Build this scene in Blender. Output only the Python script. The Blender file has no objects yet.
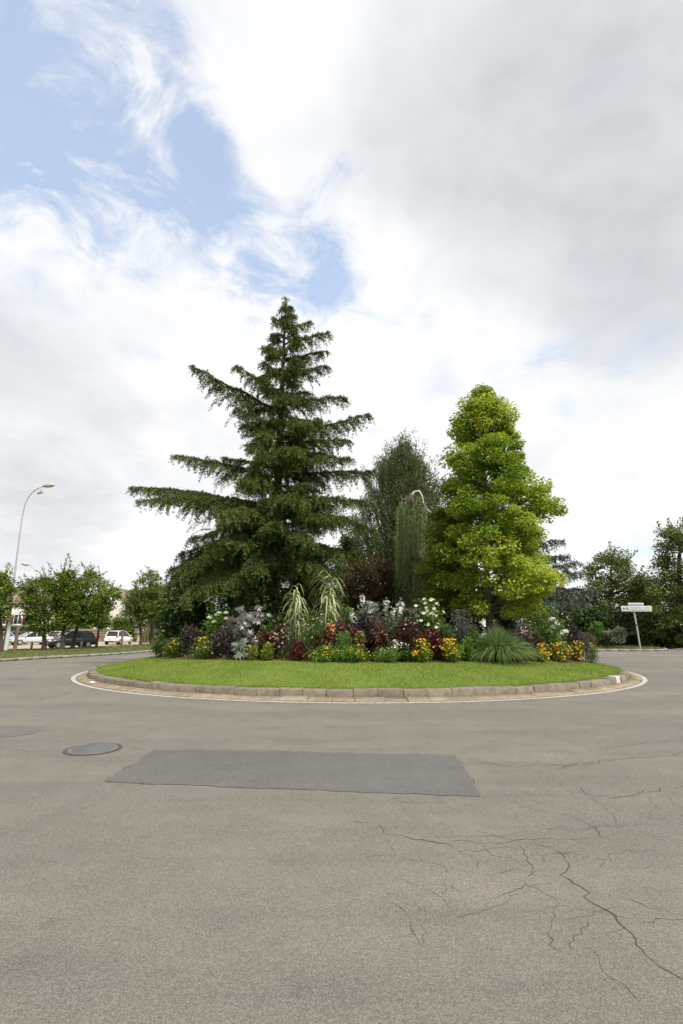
import bpy, math
import numpy as np

rng = np.random.default_rng(11)
R = math.radians
scene = bpy.context.scene
COL = scene.collection

# ---------------------------------------------------------------- camera
FPX, CAMH = 500.0, 1.6
PITCH = math.atan(119 / FPX)
cam_d = bpy.data.cameras.new('camera')
cam = bpy.data.objects.new('camera', cam_d); COL.objects.link(cam)
cam.location = (0, 0, CAMH); cam.rotation_euler = (math.pi / 2 + PITCH, 0, 0)
cam_d.sensor_fit = 'AUTO'; cam_d.sensor_width = 36.0; cam_d.lens = 36.0 * FPX / 1024
cam_d.clip_start = 0.05; cam_d.clip_end = 3000
scene.camera = cam

def ray(x, y):                       # survey helper: sight line of a photo pixel
    a = (x - 341.5) / FPX; b = -(y - 512) / FPX
    return np.array([a, math.cos(PITCH) - b * math.sin(PITCH), math.sin(PITCH) + b * math.cos(PITCH)])
def gnd(x, y, z=0.0):
    r = ray(x, y); t = (z - CAMH) / r[2]; return np.array([r[0] * t, r[1] * t, z])
def at(x, y, Y):
    r = ray(x, y); t = Y / r[1]; return np.array([r[0] * t, Y, r[2] * t + CAMH])

# ---------------------------------------------------------------- materials
def mat(name):
    m = bpy.data.materials.new(name); m.use_nodes = True
    nt = m.node_tree; nt.nodes.clear()
    out = nt.nodes.new('ShaderNodeOutputMaterial')
    return m, nt, out
def N(nt, t, **kw):
    n = nt.nodes.new('ShaderNode' + t)
    for k, v in kw.items():
        if k.startswith('i_'):
            n.inputs[k[2:].replace('_', ' ')].default_value = v
        else: setattr(n, k, v)
    return n
def L(nt, a, b): nt.links.new(a, b)
def rgba(c): return (c[0], c[1], c[2], 1.0)
def ramp(nt, fac, stops):
    r = nt.nodes.new('ShaderNodeValToRGB'); e = r.color_ramp.elements
    while len(e) < len(stops): e.new(0.5)
    for i, (p, c) in enumerate(stops):
        e[i].position = p; e[i].color = rgba(c) if hasattr(c, '__len__') else (c, c, c, 1)
    L(nt, fac, r.inputs[0]); return r.outputs[0]
def noise(nt, vec, scale, detail=4, rough=.55, dist=0.0):
    n = N(nt, 'TexNoise'); n.inputs['Scale'].default_value = scale; n.inputs['Detail'].default_value = detail
    n.inputs['Roughness'].default_value = rough; n.inputs['Distortion'].default_value = dist
    if vec is not None: L(nt, vec, n.inputs['Vector'])
    return n.outputs['Fac']
def mix(nt, fac, a, b, mode='MIX'):
    m = N(nt, 'Mix', data_type='RGBA', blend_type=mode)
    for s, v in ((m.inputs[0], fac), (m.inputs[6], a), (m.inputs[7], b)):
        if isinstance(v, (int, float)): s.default_value = v
        elif isinstance(v, tuple): s.default_value = rgba(v)
        else: L(nt, v, s)
    return m.outputs[2]
def math_n(nt, op, a, b=0.0, c=0.0):
    m = N(nt, 'Math', operation=op)
    for s, v in zip(m.inputs, (a, b, c)):
        if isinstance(v, (int, float)): s.default_value = v
        else: L(nt, v, s)
    return m.outputs[0]
def objco(nt): return N(nt, 'TexCoord').outputs['Object']
def scaled(nt, vec, s):
    m = N(nt, 'Mapping'); m.inputs['Scale'].default_value = s; L(nt, vec, m.inputs['Vector']); return m.outputs[0]
def bump(nt, h, strength, dist):
    b = N(nt, 'Bump'); b.inputs['Strength'].default_value = strength; b.inputs['Distance'].default_value = dist
    L(nt, h, b.inputs['Height']); return b.outputs[0]
def principled(nt, out, col, rough=.8, spec=.3, normal=None, metal=0.0):
    p = N(nt, 'BsdfPrincipled')
    if isinstance(col, tuple): p.inputs['Base Color'].default_value = rgba(col)
    else: L(nt, col, p.inputs['Base Color'])
    p.inputs['Roughness'].default_value = rough; p.inputs['Specular IOR Level'].default_value = spec
    p.inputs['Metallic'].default_value = metal
    if normal is not None: L(nt, normal, p.inputs['Normal'])
    L(nt, p.outputs[0], out.inputs[0]); return p

def simple(name, col, rough=.7, spec=.3, var=.12, scale=6.0, metal=0.0, bmp=0.0):
    m, nt, out = mat(name); co = objco(nt)
    n = noise(nt, co, scale, 5)
    c = mix(nt, n, tuple(v * (1 - var) for v in col), tuple(min(1, v * (1 + var)) for v in col))
    nm = bump(nt, noise(nt, co, scale * 6, 4), bmp, .02) if bmp else None
    principled(nt, out, c, rough, spec, nm, metal); return m

def leafmat(name, stops, trans=.3, clump=.5, cl=.35, gloss=.022):
    """foliage: colour by a per-leaf random attribute plus soft patches of leaf colour through the plant"""
    m, nt, out = mat(name)
    a = N(nt, 'Attribute'); a.attribute_name = 'tint'
    n = noise(nt, objco(nt), clump, 2)
    t = math_n(nt, 'ADD', a.outputs['Fac'], math_n(nt, 'MULTIPLY', math_n(nt, 'SUBTRACT', n, .5), cl))
    k = len(stops)
    c = ramp(nt, t, [(i / (k - 1), s) for i, s in enumerate(stops)]) if k > 1 else None
    d = N(nt, 'BsdfDiffuse'); tr = N(nt, 'BsdfTranslucent'); g = N(nt, 'BsdfGlossy'); g.inputs['Roughness'].default_value = .45
    L(nt, c, d.inputs[0]); L(nt, c, tr.inputs[0])
    m1 = N(nt, 'MixShader'); m1.inputs[0].default_value = trans
    L(nt, d.outputs[0], m1.inputs[1]); L(nt, tr.outputs[0], m1.inputs[2])
    m2 = N(nt, 'MixShader'); m2.inputs[0].default_value = gloss
    L(nt, m1.outputs[0], m2.inputs[1]); L(nt, g.outputs[0], m2.inputs[2])
    L(nt, m2.outputs[0], out.inputs[0]); return m

def bark(name, a, b):
    m, nt, out = mat(name); co = objco(nt)
    n = noise(nt, scaled(nt, co, (9, 9, 1.6)), 2.2, 5)
    c = mix(nt, n, a, b)
    principled(nt, out, c, .9, .15, bump(nt, n, .7, .04)); return m

M = {}
# asphalt --------------------------------------------------------
def asphalt(name, base, warm, agg=.55, streak=True, bs=.55):
    m, nt, out = mat(name); co = objco(nt)
    big = noise(nt, scaled(nt, co, (.16, .5, 1)), .8, 5, .62)
    mid = noise(nt, co, 1.7, 6, .65)
    c = mix(nt, ramp(nt, big, [(.34, 0.), (.66, 1.)]), base, warm)
    c = mix(nt, math_n(nt, 'MULTIPLY', ramp(nt, mid, [(.45, 0.), (.75, 1.)]), .40), c, tuple(v * .66 for v in base))
    if streak:
        st = noise(nt, scaled(nt, co, (.22, 2.3, 1)), 1.0, 4, .6)
        c = mix(nt, math_n(nt, 'MULTIPLY', ramp(nt, st, [(.52, 0.), (.72, 1.)]), .38), c, tuple(v * .62 for v in base))
        lt = noise(nt, scaled(nt, co, (.5, 1.1, 1)), .55, 5, .6)
        c = mix(nt, math_n(nt, 'MULTIPLY', ramp(nt, lt, [(.55, 0.), (.8, 1.)]), .5), c, tuple(min(1, v * 1.3) for v in warm))
    if streak:                                              # circulating wheel paths and oil drips
        sep = N(nt, 'SeparateXYZ'); L(nt, co, sep.inputs[0])
        rx, ry = math_n(nt, 'SUBTRACT', sep.outputs[0], .6), math_n(nt, 'SUBTRACT', sep.outputs[1], 23.2)
        rd = math_n(nt, 'SQRT', math_n(nt, 'ADD', math_n(nt, 'MULTIPLY', rx, rx), math_n(nt, 'MULTIPLY', ry, ry)))
        wob = math_n(nt, 'MULTIPLY_ADD', noise(nt, co, .35, 4, .6), 1.6, rd)
        wp = math_n(nt, 'MULTIPLY_ADD', math_n(nt, 'SINE', math_n(nt, 'MULTIPLY', wob, 3.3)), .5, .5)
        wp = math_n(nt, 'MULTIPLY', math_n(nt, 'POWER', wp, 1.6), ramp(nt, noise(nt, co, .6, 5, .65), [(.38, 0.), (.66, 1.)]))
        c = mix(nt, math_n(nt, 'MULTIPLY', wp, .34), c, tuple(q * .66 for q in base))
        oil = ramp(nt, noise(nt, co, 2.6, 3, .5), [(.69, 0.), (.76, 1.)])
        c = mix(nt, math_n(nt, 'MULTIPLY', oil, .42), c, tuple(q * .45 for q in base))
        pit = ramp(nt, noise(nt, co, 11, 3, .6), [(.70, 0.), (.77, 1.)])
        c = mix(nt, math_n(nt, 'MULTIPLY', pit, .45), c, tuple(q * .4 for q in base))
    v = N(nt, 'TexVoronoi'); v.inputs['Scale'].default_value = 190.0; L(nt, co, v.inputs['Vector'])
    vc = N(nt, 'SeparateColor'); L(nt, v.outputs['Color'], vc.inputs[0])
    fine = noise(nt, co, 170, 4, .8)
    sp = math_n(nt, 'ADD', math_n(nt, 'MULTIPLY', vc.outputs[0], .65), math_n(nt, 'MULTIPLY', fine, .7))
    gr = ramp(nt, sp, [(.28, 1 - agg), (.62, 1.), (1.0, 1 + agg * .9)])
    # values over 1 are clipped by the ramp, so lighten with a second mix
    c = mix(nt, 1.0, c, gr, 'MULTIPLY')
    light = ramp(nt, sp, [(.74, 0.), (1.0, .22)])
    c = mix(nt, light, c, tuple(min(1, x * 2.1) for x in warm))
    h = math_n(nt, 'ADD', math_n(nt, 'MULTIPLY', v.outputs['Distance'], -.6), math_n(nt, 'MULTIPLY', fine, .6))
    principled(nt, out, c, .88, .22, bump(nt, h, bs, .006)); return m
M['asphalt'] = asphalt('worn_asphalt', (.132, .124, .109), (.174, .159, .132), .37)
M['patch'] = asphalt('patched_asphalt', (.088, .087, .084), (.135, .131, .122), .40, False, .5)
M['oldpatch'] = asphalt('old_patched_asphalt', (.112, .108, .100), (.150, .142, .127), .38, False, .5)
M['crack'] = simple('crack_dirt', (.076, .070, .061), .95, .1)
# paint
def paint():
    m, nt, out = mat('worn_white_paint'); co = objco(nt)
    n = noise(nt, co, 9, 6, .7); n2 = noise(nt, co, 70, 3, .7)
    k = math_n(nt, 'ADD', math_n(nt, 'MULTIPLY', n, .7), math_n(nt, 'MULTIPLY', n2, .4))
    c = mix(nt, ramp(nt, k, [(.46, 0.), (.68, 1.)]), (.52, .51, .47), (.19, .175, .15))
    principled(nt, out, c, .75, .25, bump(nt, n2, .3, .004)); return m
M['paint'] = paint()
# stone
def stone(name, a, b, c3, sc=3.0):
    m, nt, out = mat(name); co = objco(nt)
    at_ = N(nt, 'Attribute'); at_.attribute_name = 'tint'
    n = noise(nt, co, sc, 6, .7); f = noise(nt, co, 38, 4, .7)
    c = mix(nt, at_.outputs['Fac'], a, b)
    c = mix(nt, ramp(nt, n, [(.42, 0.), (.68, .8)]), c, c3)
    c = mix(nt, math_n(nt, 'MULTIPLY', f, .55), c, tuple(v * .5 for v in c3))
    principled(nt, out, c, .9, .2, bump(nt, f, .6, .015)); return m
M['kerb'] = stone('kerb_stone', (.235, .198, .148), (.30, .258, .198), (.115, .098, .075), 4.5)
M['gutter'] = stone('gutter_stone', (.31, .25, .17), (.40, .33, .235), (.17, .135, .095), 5)
M['verge_kerb'] = stone('verge_kerb_stone', (.36, .33, .29), (.42, .39, .34), (.20, .18, .16))
M['whitestone'] = simple('whitewashed_stone', (.46, .43, .37), .85, .2, .2, 9, 0, .4)
M['redstone'] = simple('reddish_kerb', (.38, .24, .19), .9, .2, .25, 5, 0, .4)
M['joint'] = simple('joint_dirt', (.13, .108, .078), .95, .1, .3, 8)
# soils and lawns
def ground_mat(name, a, b, c3, s1=.6, s2=9, bs=.5):
    m, nt, out = mat(name); co = objco(nt)
    n = noise(nt, co, s1, 5, .6); f = noise(nt, co, s2, 5, .7)
    c = mix(nt, ramp(nt, n, [(.35, 0.), (.65, 1.)]), a, b)
    c = mix(nt, ramp(nt, f, [(.4, 0.), (.8, .8)]), c, c3)
    principled(nt, out, c, .95, .1, bump(nt, f, bs, .05)); return m
M['lawn'] = ground_mat('lawn_soil_and_grass', (.11, .165, .03), (.14, .20, .04), (.09, .12, .03))
M['soil'] = ground_mat('bed_soil', (.075, .042, .026), (.10, .058, .034), (.035, .022, .015), 1.5, 14, .8)
M['field'] = ground_mat('rough_grass_ground', (.09, .12, .035), (.14, .14, .05), (.06, .08, .025))
M['lot'] = ground_mat('gravel_lot', (.36, .30, .22), (.42, .36, .27), (.28, .23, .17), .3, 20, .3)
M['grass'] = leafmat('lawn_blades', [(.13, .19, .024), (.195, .27, .034), (.265, .335, .055), (.36, .36, .12)], .35, .7, .95, .02)
M['roughgrass'] = leafmat('verge_blades', [(.08, .13, .03), (.13, .18, .04), (.22, .21, .08), (.30, .26, .13)], .3, .3, .6, .03)
# foliage
G = leafmat
M['cedar'] = G('cedar_needles', [(.038, .060, .020), (.074, .108, .028), (.135, .178, .042), (.22, .27, .060)], .2, .35, .4, .012)
M['blue_cedar'] = G('blue_cedar_needles', [(.065, .092, .072), (.105, .14, .11), (.16, .20, .155)], .12, .4, .3, .015)
M['sweetgum'] = G('lime_green_leaves', [(.065, .125, .014), (.125, .22, .02), (.215, .32, .026), (.35, .43, .035), (.54, .56, .10)], .45, .55, .95)
M['olive'] = G('olive_green_leaves', [(.085, .13, .018), (.15, .20, .022), (.23, .265, .03), (.34, .32, .04)], .35, .5, .5)
M['willow'] = G('narrow_grey_green_leaves', [(.056, .080, .028), (.095, .128, .042), (.155, .19, .068)], .25, .5, .4)
M['weeping'] = G('pale_weeping_needles', [(.11, .155, .055), (.18, .24, .085), (.27, .33, .13)], .2, .6, .4)
M['smoke'] = G('bronze_leaves', [(.035, .040, .018), (.065, .055, .022), (.11, .065, .028), (.15, .075, .035)], .25, .7, .6)
M['young'] = G('young_tree_leaves', [(.08, .122, .02), (.13, .19, .028), (.19, .255, .04), (.26, .31, .065)], .36, .5, .5)
M['dark'] = G('dark_leaves', [(.058, .088, .022), (.105, .142, .034), (.165, .21, .052), (.23, .265, .08)], .3, .3, .5)
M['midgreen'] = G('mid_green_leaves', [(.06, .10, .025), (.105, .165, .038), (.17, .235, .06)], .3, .8, .5)
M['bright'] = G('bright_green_leaves', [(.08, .16, .025), (.13, .24, .035), (.21, .31, .06)], .35, .8, .5)
M['lime'] = G('lime_leaves', [(.16, .22, .03), (.27, .32, .05), (.36, .36, .07)], .35, 2, .5)
M['greyleaf'] = G('grey_green_leaves', [(.09, .12, .075), (.14, .17, .11), (.22, .25, .17)], .25, 1, .5)
M['purple'] = G('dark_purple_leaves', [(.042, .034, .034), (.075, .054, .056), (.12, .084, .086)], .2, 1, .5)
M['crimson'] = G('crimson_leaves', [(.08, .02, .022), (.14, .028, .034), (.22, .045, .055)], .3, 2, .5)
M['redbrown'] = G('red_brown_leaves', [(.055, .03, .022), (.10, .048, .035), (.17, .075, .052)], .3, 2, .5)
M['mauve'] = G('mauve_grey_leaves', [(.075, .065, .068), (.12, .105, .105), (.18, .16, .15)], .25, 1.5, .5)
M['castor'] = G('silver_purple_leaves', [(.040, .036, .034), (.075, .075, .063), (.125, .135, .105)], .25, 2, .4, .1)
M['reed'] = G('cream_striped_blades', [(.20, .26, .09), (.40, .44, .20), (.58, .58, .34)], .3, 2, .4)
M['fountain'] = G('fountain_grass_blades', [(.10, .155, .045), (.16, .24, .07), (.26, .34, .13)], .3, 1, .4)
M['hedge'] = G('hedge_leaves', [(.038, .066, .020), (.064, .105, .030), (.10, .15, .042)], .25, .5, .5)
M['straw'] = G('dry_plumes', [(.13, .12, .06), (.20, .15, .10), (.26, .20, .14)], .3, 2, .4)
def petal(name, a, b): return G(name, [a, b], .3, 3, .3, .02)
M['yellow'] = petal('yellow_petals', (.62, .40, .01), (.80, .60, .03))
M['paleyellow'] = petal('pale_yellow_petals', (.62, .55, .12), (.75, .70, .25))
M['golden'] = petal('golden_petals', (.66, .33, .005), (.82, .50, .015))
M['white'] = petal('white_petals', (.62, .62, .52), (.82, .82, .76))
M['greenwhite'] = petal('greenish_white_petals', (.45, .50, .30), (.66, .70, .50))
M['magenta'] = petal('magenta_petals', (.32, .02, .10), (.45, .04, .16))
M['orange'] = petal('orange_petals', (.55, .17, .05), (.66, .30, .10))
M['pink'] = petal('dusty_pink_petals', (.45, .30, .25), (.58, .42, .36))
# wood, metal
M['bark'] = bark('brown_bark', (.045, .033, .024), (.11, .085, .062))
M['greybark'] = bark('grey_bark', (.09, .075, .06), (.19, .165, .135))
M['palebark'] = bark('pale_bare_bark', (.42, .40, .36), (.60, .58, .54))
M['stem'] = simple('green_stems', (.07, .10, .035), .8)
M['wood'] = bark('weathered_post', (.10, .075, .052), (.22, .17, .12))
M['palewood'] = bark('pale_timber', (.34, .26, .16), (.48, .38, .25))
M['pole'] = simple('painted_pole', (.38, .375, .37), .45, .4, .1, 3)
M['polewhite'] = simple('white_painted_pole', (.58, .58, .56), .5, .4, .08, 3)
M['lamphead'] = simple('grey_lamp_shell', (.42, .38, .34), .45, .4, .1, 5)
M['lens'] = simple('lamp_lens', (.55, .55, .52), .2, .5, .05, 5)
M['cast'] = simple('cast_iron_cover', (.125, .123, .118), .8, .3, .22, 9, 0, .3)
M['iron'] = simple('dark_iron_rim', (.05, .045, .04), .7, .4, .2, 25)
M['signwhite'] = simple('sign_white', (.50, .51, .53), .5, .4, .05, 2)
M['signgrey'] = simple('sign_grey_lettering', (.33, .34, .38), .5, .3, .05, 2)
M['signblack'] = simple('sign_black_symbol', (.05, .05, .055), .5, .3, .05, 2)
M['signbrown'] = simple('sign_brown_symbol', (.26, .17, .12), .5, .3, .05, 2)
M['paper'] = simple('white_paper', (.62, .62, .63), .8, .2, .05, 8)
# buildings
M['cream'] = simple('cream_render', (.66, .60, .50), .9, .15, .08, 1.2, 0, .2)
M['render'] = simple('white_render', (.66, .63, .58), .9, .15, .1, 1.2, 0, .2)
M['stonewall'] = stone('rubble_stone', (.28, .23, .18), (.36, .30, .23), (.17, .14, .11), 4)
def tiles(name, a, b):
    m, nt, out = mat(name); co = objco(nt)
    w = N(nt, 'TexWave'); w.bands_direction = 'Z'; w.inputs['Scale'].default_value = 2.2; w.inputs['Distortion'].default_value = 1.0
    L(nt, co, w.inputs['Vector'])
    c = mix(nt, noise(nt, co, 2.5, 5, .7), a, b); c = mix(nt, math_n(nt, 'MULTIPLY', w.outputs['Fac'], .35), c, tuple(v * .5 for v in a))
    principled(nt, out, c, .9, .15, bump(nt, w.outputs['Fac'], .5, .05)); return m
M['redtile'] = tiles('red_roof_tiles', (.25, .18, .14), (.34, .25, .20))
M['browntile'] = tiles('brown_roof_tiles', (.11, .085, .07), (.18, .135, .11))
M['shutter'] = simple('brown_red_shutter', (.16, .05, .04), .6)
M['frame'] = simple('white_window_frame', (.7, .7, .68), .5)
M['dkpane'] = simple('window_glass', (.03, .035, .04), .08, .6, .1, 1)
# cars
def carpaint(name, c, rough=.25):
    m, nt, out = mat(name)
    p = principled(nt, out, c, rough, .5); p.inputs['Coat Weight'].default_value = .6 if c[0] > .1 else .15; p.inputs['Coat Roughness'].default_value = .05
    return m
M['rubber'] = simple('tyre_rubber', (.03, .03, .03), .85, .2)
M['alloy'] = simple('wheel_alloy', (.45, .46, .47), .35, .5, .05, 5, .6)
M['carglass'] = simple('car_glass', (.018, .021, .024), .12, .4, .05, 1)
M['headlight'] = simple('headlight_glass', (.70, .72, .74), .15, .6, .05, 3)
M['taillight'] = simple('red_tail_light', (.35, .02, .02), .2, .5, .05, 3)
M['plate'] = simple('licence_plate', (.72, .72, .68), .5, .3, .05, 3)
M['trim'] = simple('black_plastic', (.035, .035, .038), .6, .3)

# ---------------------------------------------------------------- mesh building
class MB:
    def __init__(s): s.V = []; s.F = []; s.T = []; s.Mi = []; s.n = 0
    def add(s, V, F, tint=.5, mi=0):
        V = np.asarray(V, float); F = np.asarray(F, int)
        if len(F) == 0: return
        s.V.append(V); s.F.append(F + s.n); s.n += len(V)
        s.T.append(np.broadcast_to(np.asarray(tint, float), (len(F),))); s.Mi.append(np.full(len(F), mi))
    def build(s, name, mats, parent=None, smooth=False):
        me = bpy.data.meshes.new(name)
        V = np.concatenate(s.V); me.vertices.add(len(V)); me.vertices.foreach_set('co', V.astype(np.float32).ravel())
        idx = np.concatenate([f.ravel() for f in s.F]); sz = np.concatenate([np.full(len(f), f.shape[1]) for f in s.F])
        st = np.concatenate([[0], np.cumsum(sz)[:-1]])
        me.loops.add(len(idx)); me.loops.foreach_set('vertex_index', idx.astype(np.int32))
        me.polygons.add(len(sz)); me.polygons.foreach_set('loop_start', st.astype(np.int32))
        me.polygons.foreach_set('loop_total', sz.astype(np.int32))
        me.polygons.foreach_set('material_index', np.concatenate(s.Mi).astype(np.int32))
        if smooth: me.polygons.foreach_set('use_smooth', np.ones(len(sz), bool))
        a = me.attributes.new('tint', 'FLOAT', 'FACE'); a.data.foreach_set('value', np.concatenate(s.T).astype(np.float32))
        me.update(calc_edges=True)
        for m in (mats if isinstance(mats, (list, tuple)) else [mats]): me.materials.append(m)
        o = bpy.data.objects.new(name, me); COL.objects.link(o)
        if parent is not None: o.parent = parent
        return o

def unit(v): return v / np.maximum(np.linalg.norm(v, axis=-1, keepdims=True), 1e-9)
def rsphere(n): return unit(rng.normal(size=(n, 3)))
def blades(mb, P, D, Ln, W, tint, facing=None, mi=0, pos=.42):
    """one pointed leaf per row: base P, axis D; facing = preferred normal"""
    n = len(P); D = unit(D)
    Nn = rsphere(n) if facing is None else unit(facing + rsphere(n) * .75)
    U = unit(np.cross(D, Nn)); Ln = np.broadcast_to(Ln, (n,))[:, None]; W = np.broadcast_to(W, (n,))[:, None]
    mid = P + D * Ln * pos
    V = np.stack([P, mid + U * W / 2, P + D * Ln, mid - U * W / 2], 1).reshape(-1, 3)
    mb.add(V, np.arange(4 * n).reshape(n, 4), tint, mi)
def ribbons(mb, P, V0, G, Ln, W, tint, nseg=5, mi=0):
    """arching blades: start P, direction V0, sag G"""
    n = len(P); V0 = unit(V0); Ln = np.broadcast_to(Ln, (n,))[:, None]; G = np.broadcast_to(G, (n,))[:, None]
    W = np.broadcast_to(W, (n,))[:, None]
    side = unit(np.cross(V0, np.array([0, 0, 1.0])) + rsphere(n) * .25)
    rows = []
    for k in range(nseg + 1):
        s = k / nseg
        c = P + V0 * Ln * s + np.array([0, 0, -1.0]) * G * Ln * s * s
        w = W * .5 * (min(1, .55 + s * 2) * (1 - s) ** .6 + .02)
        rows.append(c + side * w); rows.append(c - side * w)
    V = np.stack(rows, 1)                         # n, 2*(nseg+1), 3
    b = (np.arange(n) * 2 * (nseg + 1))[:, None]
    q = np.concatenate([b + np.array([[2 * k, 2 * k + 1, 2 * k + 3, 2 * k + 2]]) for k in range(nseg)], 0)
    mb.add(V.reshape(-1, 3), q, np.tile(np.broadcast_to(tint, (n,)), nseg), mi)
def tube(mb, pts, rad, n=7, tint=.5, mi=0, cap=True):
    pts = np.asarray(pts, float); k = len(pts); rad = np.broadcast_to(np.asarray(rad, float), (k,))
    t = unit(np.gradient(pts, axis=0)); ref = np.array([0.31, .17, .93]) if abs(t[0][2]) < .9 else np.array([.93, .3, .1])
    a = unit(np.cross(t, ref)); b = np.cross(t, a)
    th = np.linspace(0, 2 * math.pi, n, endpoint=False)
    V = pts[:, None] + rad[:, None, None] * (a[:, None] * np.cos(th)[None, :, None] + b[:, None] * np.sin(th)[None, :, None])
    F = [[i * n + j, i * n + (j + 1) % n, (i + 1) * n + (j + 1) % n, (i + 1) * n + j] for i in range(k - 1) for j in range(n)]
    base = mb.n; mb.add(V.reshape(-1, 3), F, tint, mi)
    if cap:
        for r in (0, k - 1):
            c = pts[r]; ring = V[r]
            mb.add(np.vstack([ring, c]), [[j, (j + 1) % n, n] for j in range(n)], tint, mi)
def box(mb, c, s, rz=0.0, tint=.5, mi=0, taper=1.0):
    x, y, z = np.array(s) / 2
    v = np.array([[-x, -y, -z], [x, -y, -z], [x, y, -z], [-x, y, -z], [-x * taper, -y * taper, z], [x * taper, -y * taper, z], [x * taper, y * taper, z], [-x * taper, y * taper, z]])
    cs, sn = math.cos(rz), math.sin(rz); v = v @ np.array([[cs, sn, 0], [-sn, cs, 0], [0, 0, 1]]) + np.array(c)
    mb.add(v, [[0, 3, 2, 1], [4, 5, 6, 7], [0, 1, 5, 4], [1, 2, 6, 5], [2, 3, 7, 6], [3, 0, 4, 7]], tint, mi)
def polygon(mb, pts, z=None, tint=.5, mi=0):
    pts = np.asarray(pts, float)
    if pts.shape[1] == 2: pts = np.column_stack([pts, np.full(len(pts), z)])
    mb.add(pts, [list(range(len(pts)))], tint, mi)
def bez(p0, c, p1, n):
    s = np.linspace(0, 1, n)[:, None]; return (1 - s) ** 2 * p0 + 2 * s * (1 - s) * c + s * s * p1
def bevel(o, w=.02, seg=2):
    m = o.modifiers.new('bevel', 'BEVEL'); m.width = w; m.segments = seg; m.limit_method = 'ANGLE'; return o

# ---------------------------------------------------------------- scene naming
def tag(o, label, cat, group=None, kind=None):
    o['label'] = label; o['category'] = cat
    if group: o['group'] = group
    if kind: o['kind'] = kind
    return o
def thing(name, label, cat, loc=(0, 0, 0), rz=0.0, group=None):
    o = bpy.data.objects.new(name, None); COL.objects.link(o)
    o.location = loc; o.rotation_euler = (0, 0, rz); o.empty_display_size = .3
    return tag(o, label, cat, group)
def struct(o, label, cat): return tag(o, label, cat, None, 'structure')
def stuff(o, label, cat): return tag(o, label, cat, None, 'stuff')

# ---------------------------------------------------------------- the roundabout
CX, CY = .6, 23.2
R_LINE, R_GUT, R_KERB, R_IN = 11.13, 10.99, 10.65, 10.38
BED = (1.3, 23.6, 9.3, 7.25)
def bed_k(x, y): return np.sqrt(((x - BED[0]) / BED[2]) ** 2 + ((y - BED[1]) / BED[3]) ** 2)
def isl_z(x, y):
    r = np.hypot(x - CX, y - CY); t = np.clip((R_IN - r) / 3.6, 0, 1)
    z = .235 + .39 * np.sin(t * math.pi / 2)
    return z + .3 * np.clip(1 - bed_k(x, y) ** 2, 0, 1)

# ground sheet, road, patches ------------------------------------
mb = MB(); polygon(mb, [(-900, -400), (900, -400), (900, 1500), (-900, 1500)], -.06)
struct(mb.build('ground', M['field']), 'flat grassy ground stretching to the horizon', 'ground')
mb = MB(); polygon(mb, [(-70, -40), (75, -40), (75, 41), (60, 75), (-10, 78), (-19, 60), (-70, 41)], 0)
road = struct(mb.build('road', M['asphalt']), 'worn pale asphalt road running round the roundabout island', 'road')

def ragged(pts, n, j):
    pts = np.asarray(pts, float); out = []
    for a, b in zip(pts, np.roll(pts, -1, 0)):
        for s in np.linspace(0, 1, n, endpoint=False): out.append(a + (b - a) * s + rng.normal(size=2) * j)
    return np.array(out)
mb = MB(); polygon(mb, ragged([gnd(*q)[:2] for q in [(104, 782), (480, 797), (455, 755), (155, 750)]], 30, .016), .004)
struct(mb.build('road_patch', M['patch']), 'smooth darker grey rectangular repair patch in the asphalt', 'road patch')
mb = MB(); polygon(mb, ragged([gnd(*q)[:2] for q in [(-60, 741), (0, 738), (34, 734), (40, 728), (20, 726), (-60, 728)]], 8, .02), .004)
struct(mb.build('road_patch', M['oldpatch']), 'small ragged grey patch in the road at the left edge', 'road patch')

def manhole(loc, label, rr=.36):
    t = thing('manhole_cover', label, 'manhole cover', loc, R(12))
    th = np.linspace(0, 2 * math.pi, 49)[:-1]
    mb = MB()
    prof = [(rr - .035, .012), (rr - .03, .004)]
    V = [(r * math.cos(a), r * math.sin(a), z) for r, z in prof for a in th]; n = 48
    mb.add(V, [[i, (i + 1) % n, n + (i + 1) % n, n + i] for i in range(n)]); mb.add(V[:n], [list(range(n))])
    for i in range(-4, 5):                                  # low worn ribs
        w = math.sqrt(max(0, (rr - .07) ** 2 - (i * .065) ** 2))
        box(mb, (0, i * .065, .0125), (w * 1.8, .03, .003))
    mb.build('lid', M['cast'], t)
    mb = MB(); prof = [(rr - .028, .006), (rr + .004, .010), (rr + .012, .002)]
    V = [(r * math.cos(a), r * math.sin(a), z) for r, z in prof for a in th]
    mb.add(V, [[k * n + i, k * n + (i + 1) % n, (k + 1) * n + (i + 1) % n, (k + 1) * n + i] for k in range(2) for i in range(n)])
    mb.build('rim', M['iron'], t); return t
manhole((*gnd(93, 749.5)[:2], .002), 'round iron manhole cover beside the dark repair patch')

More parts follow.
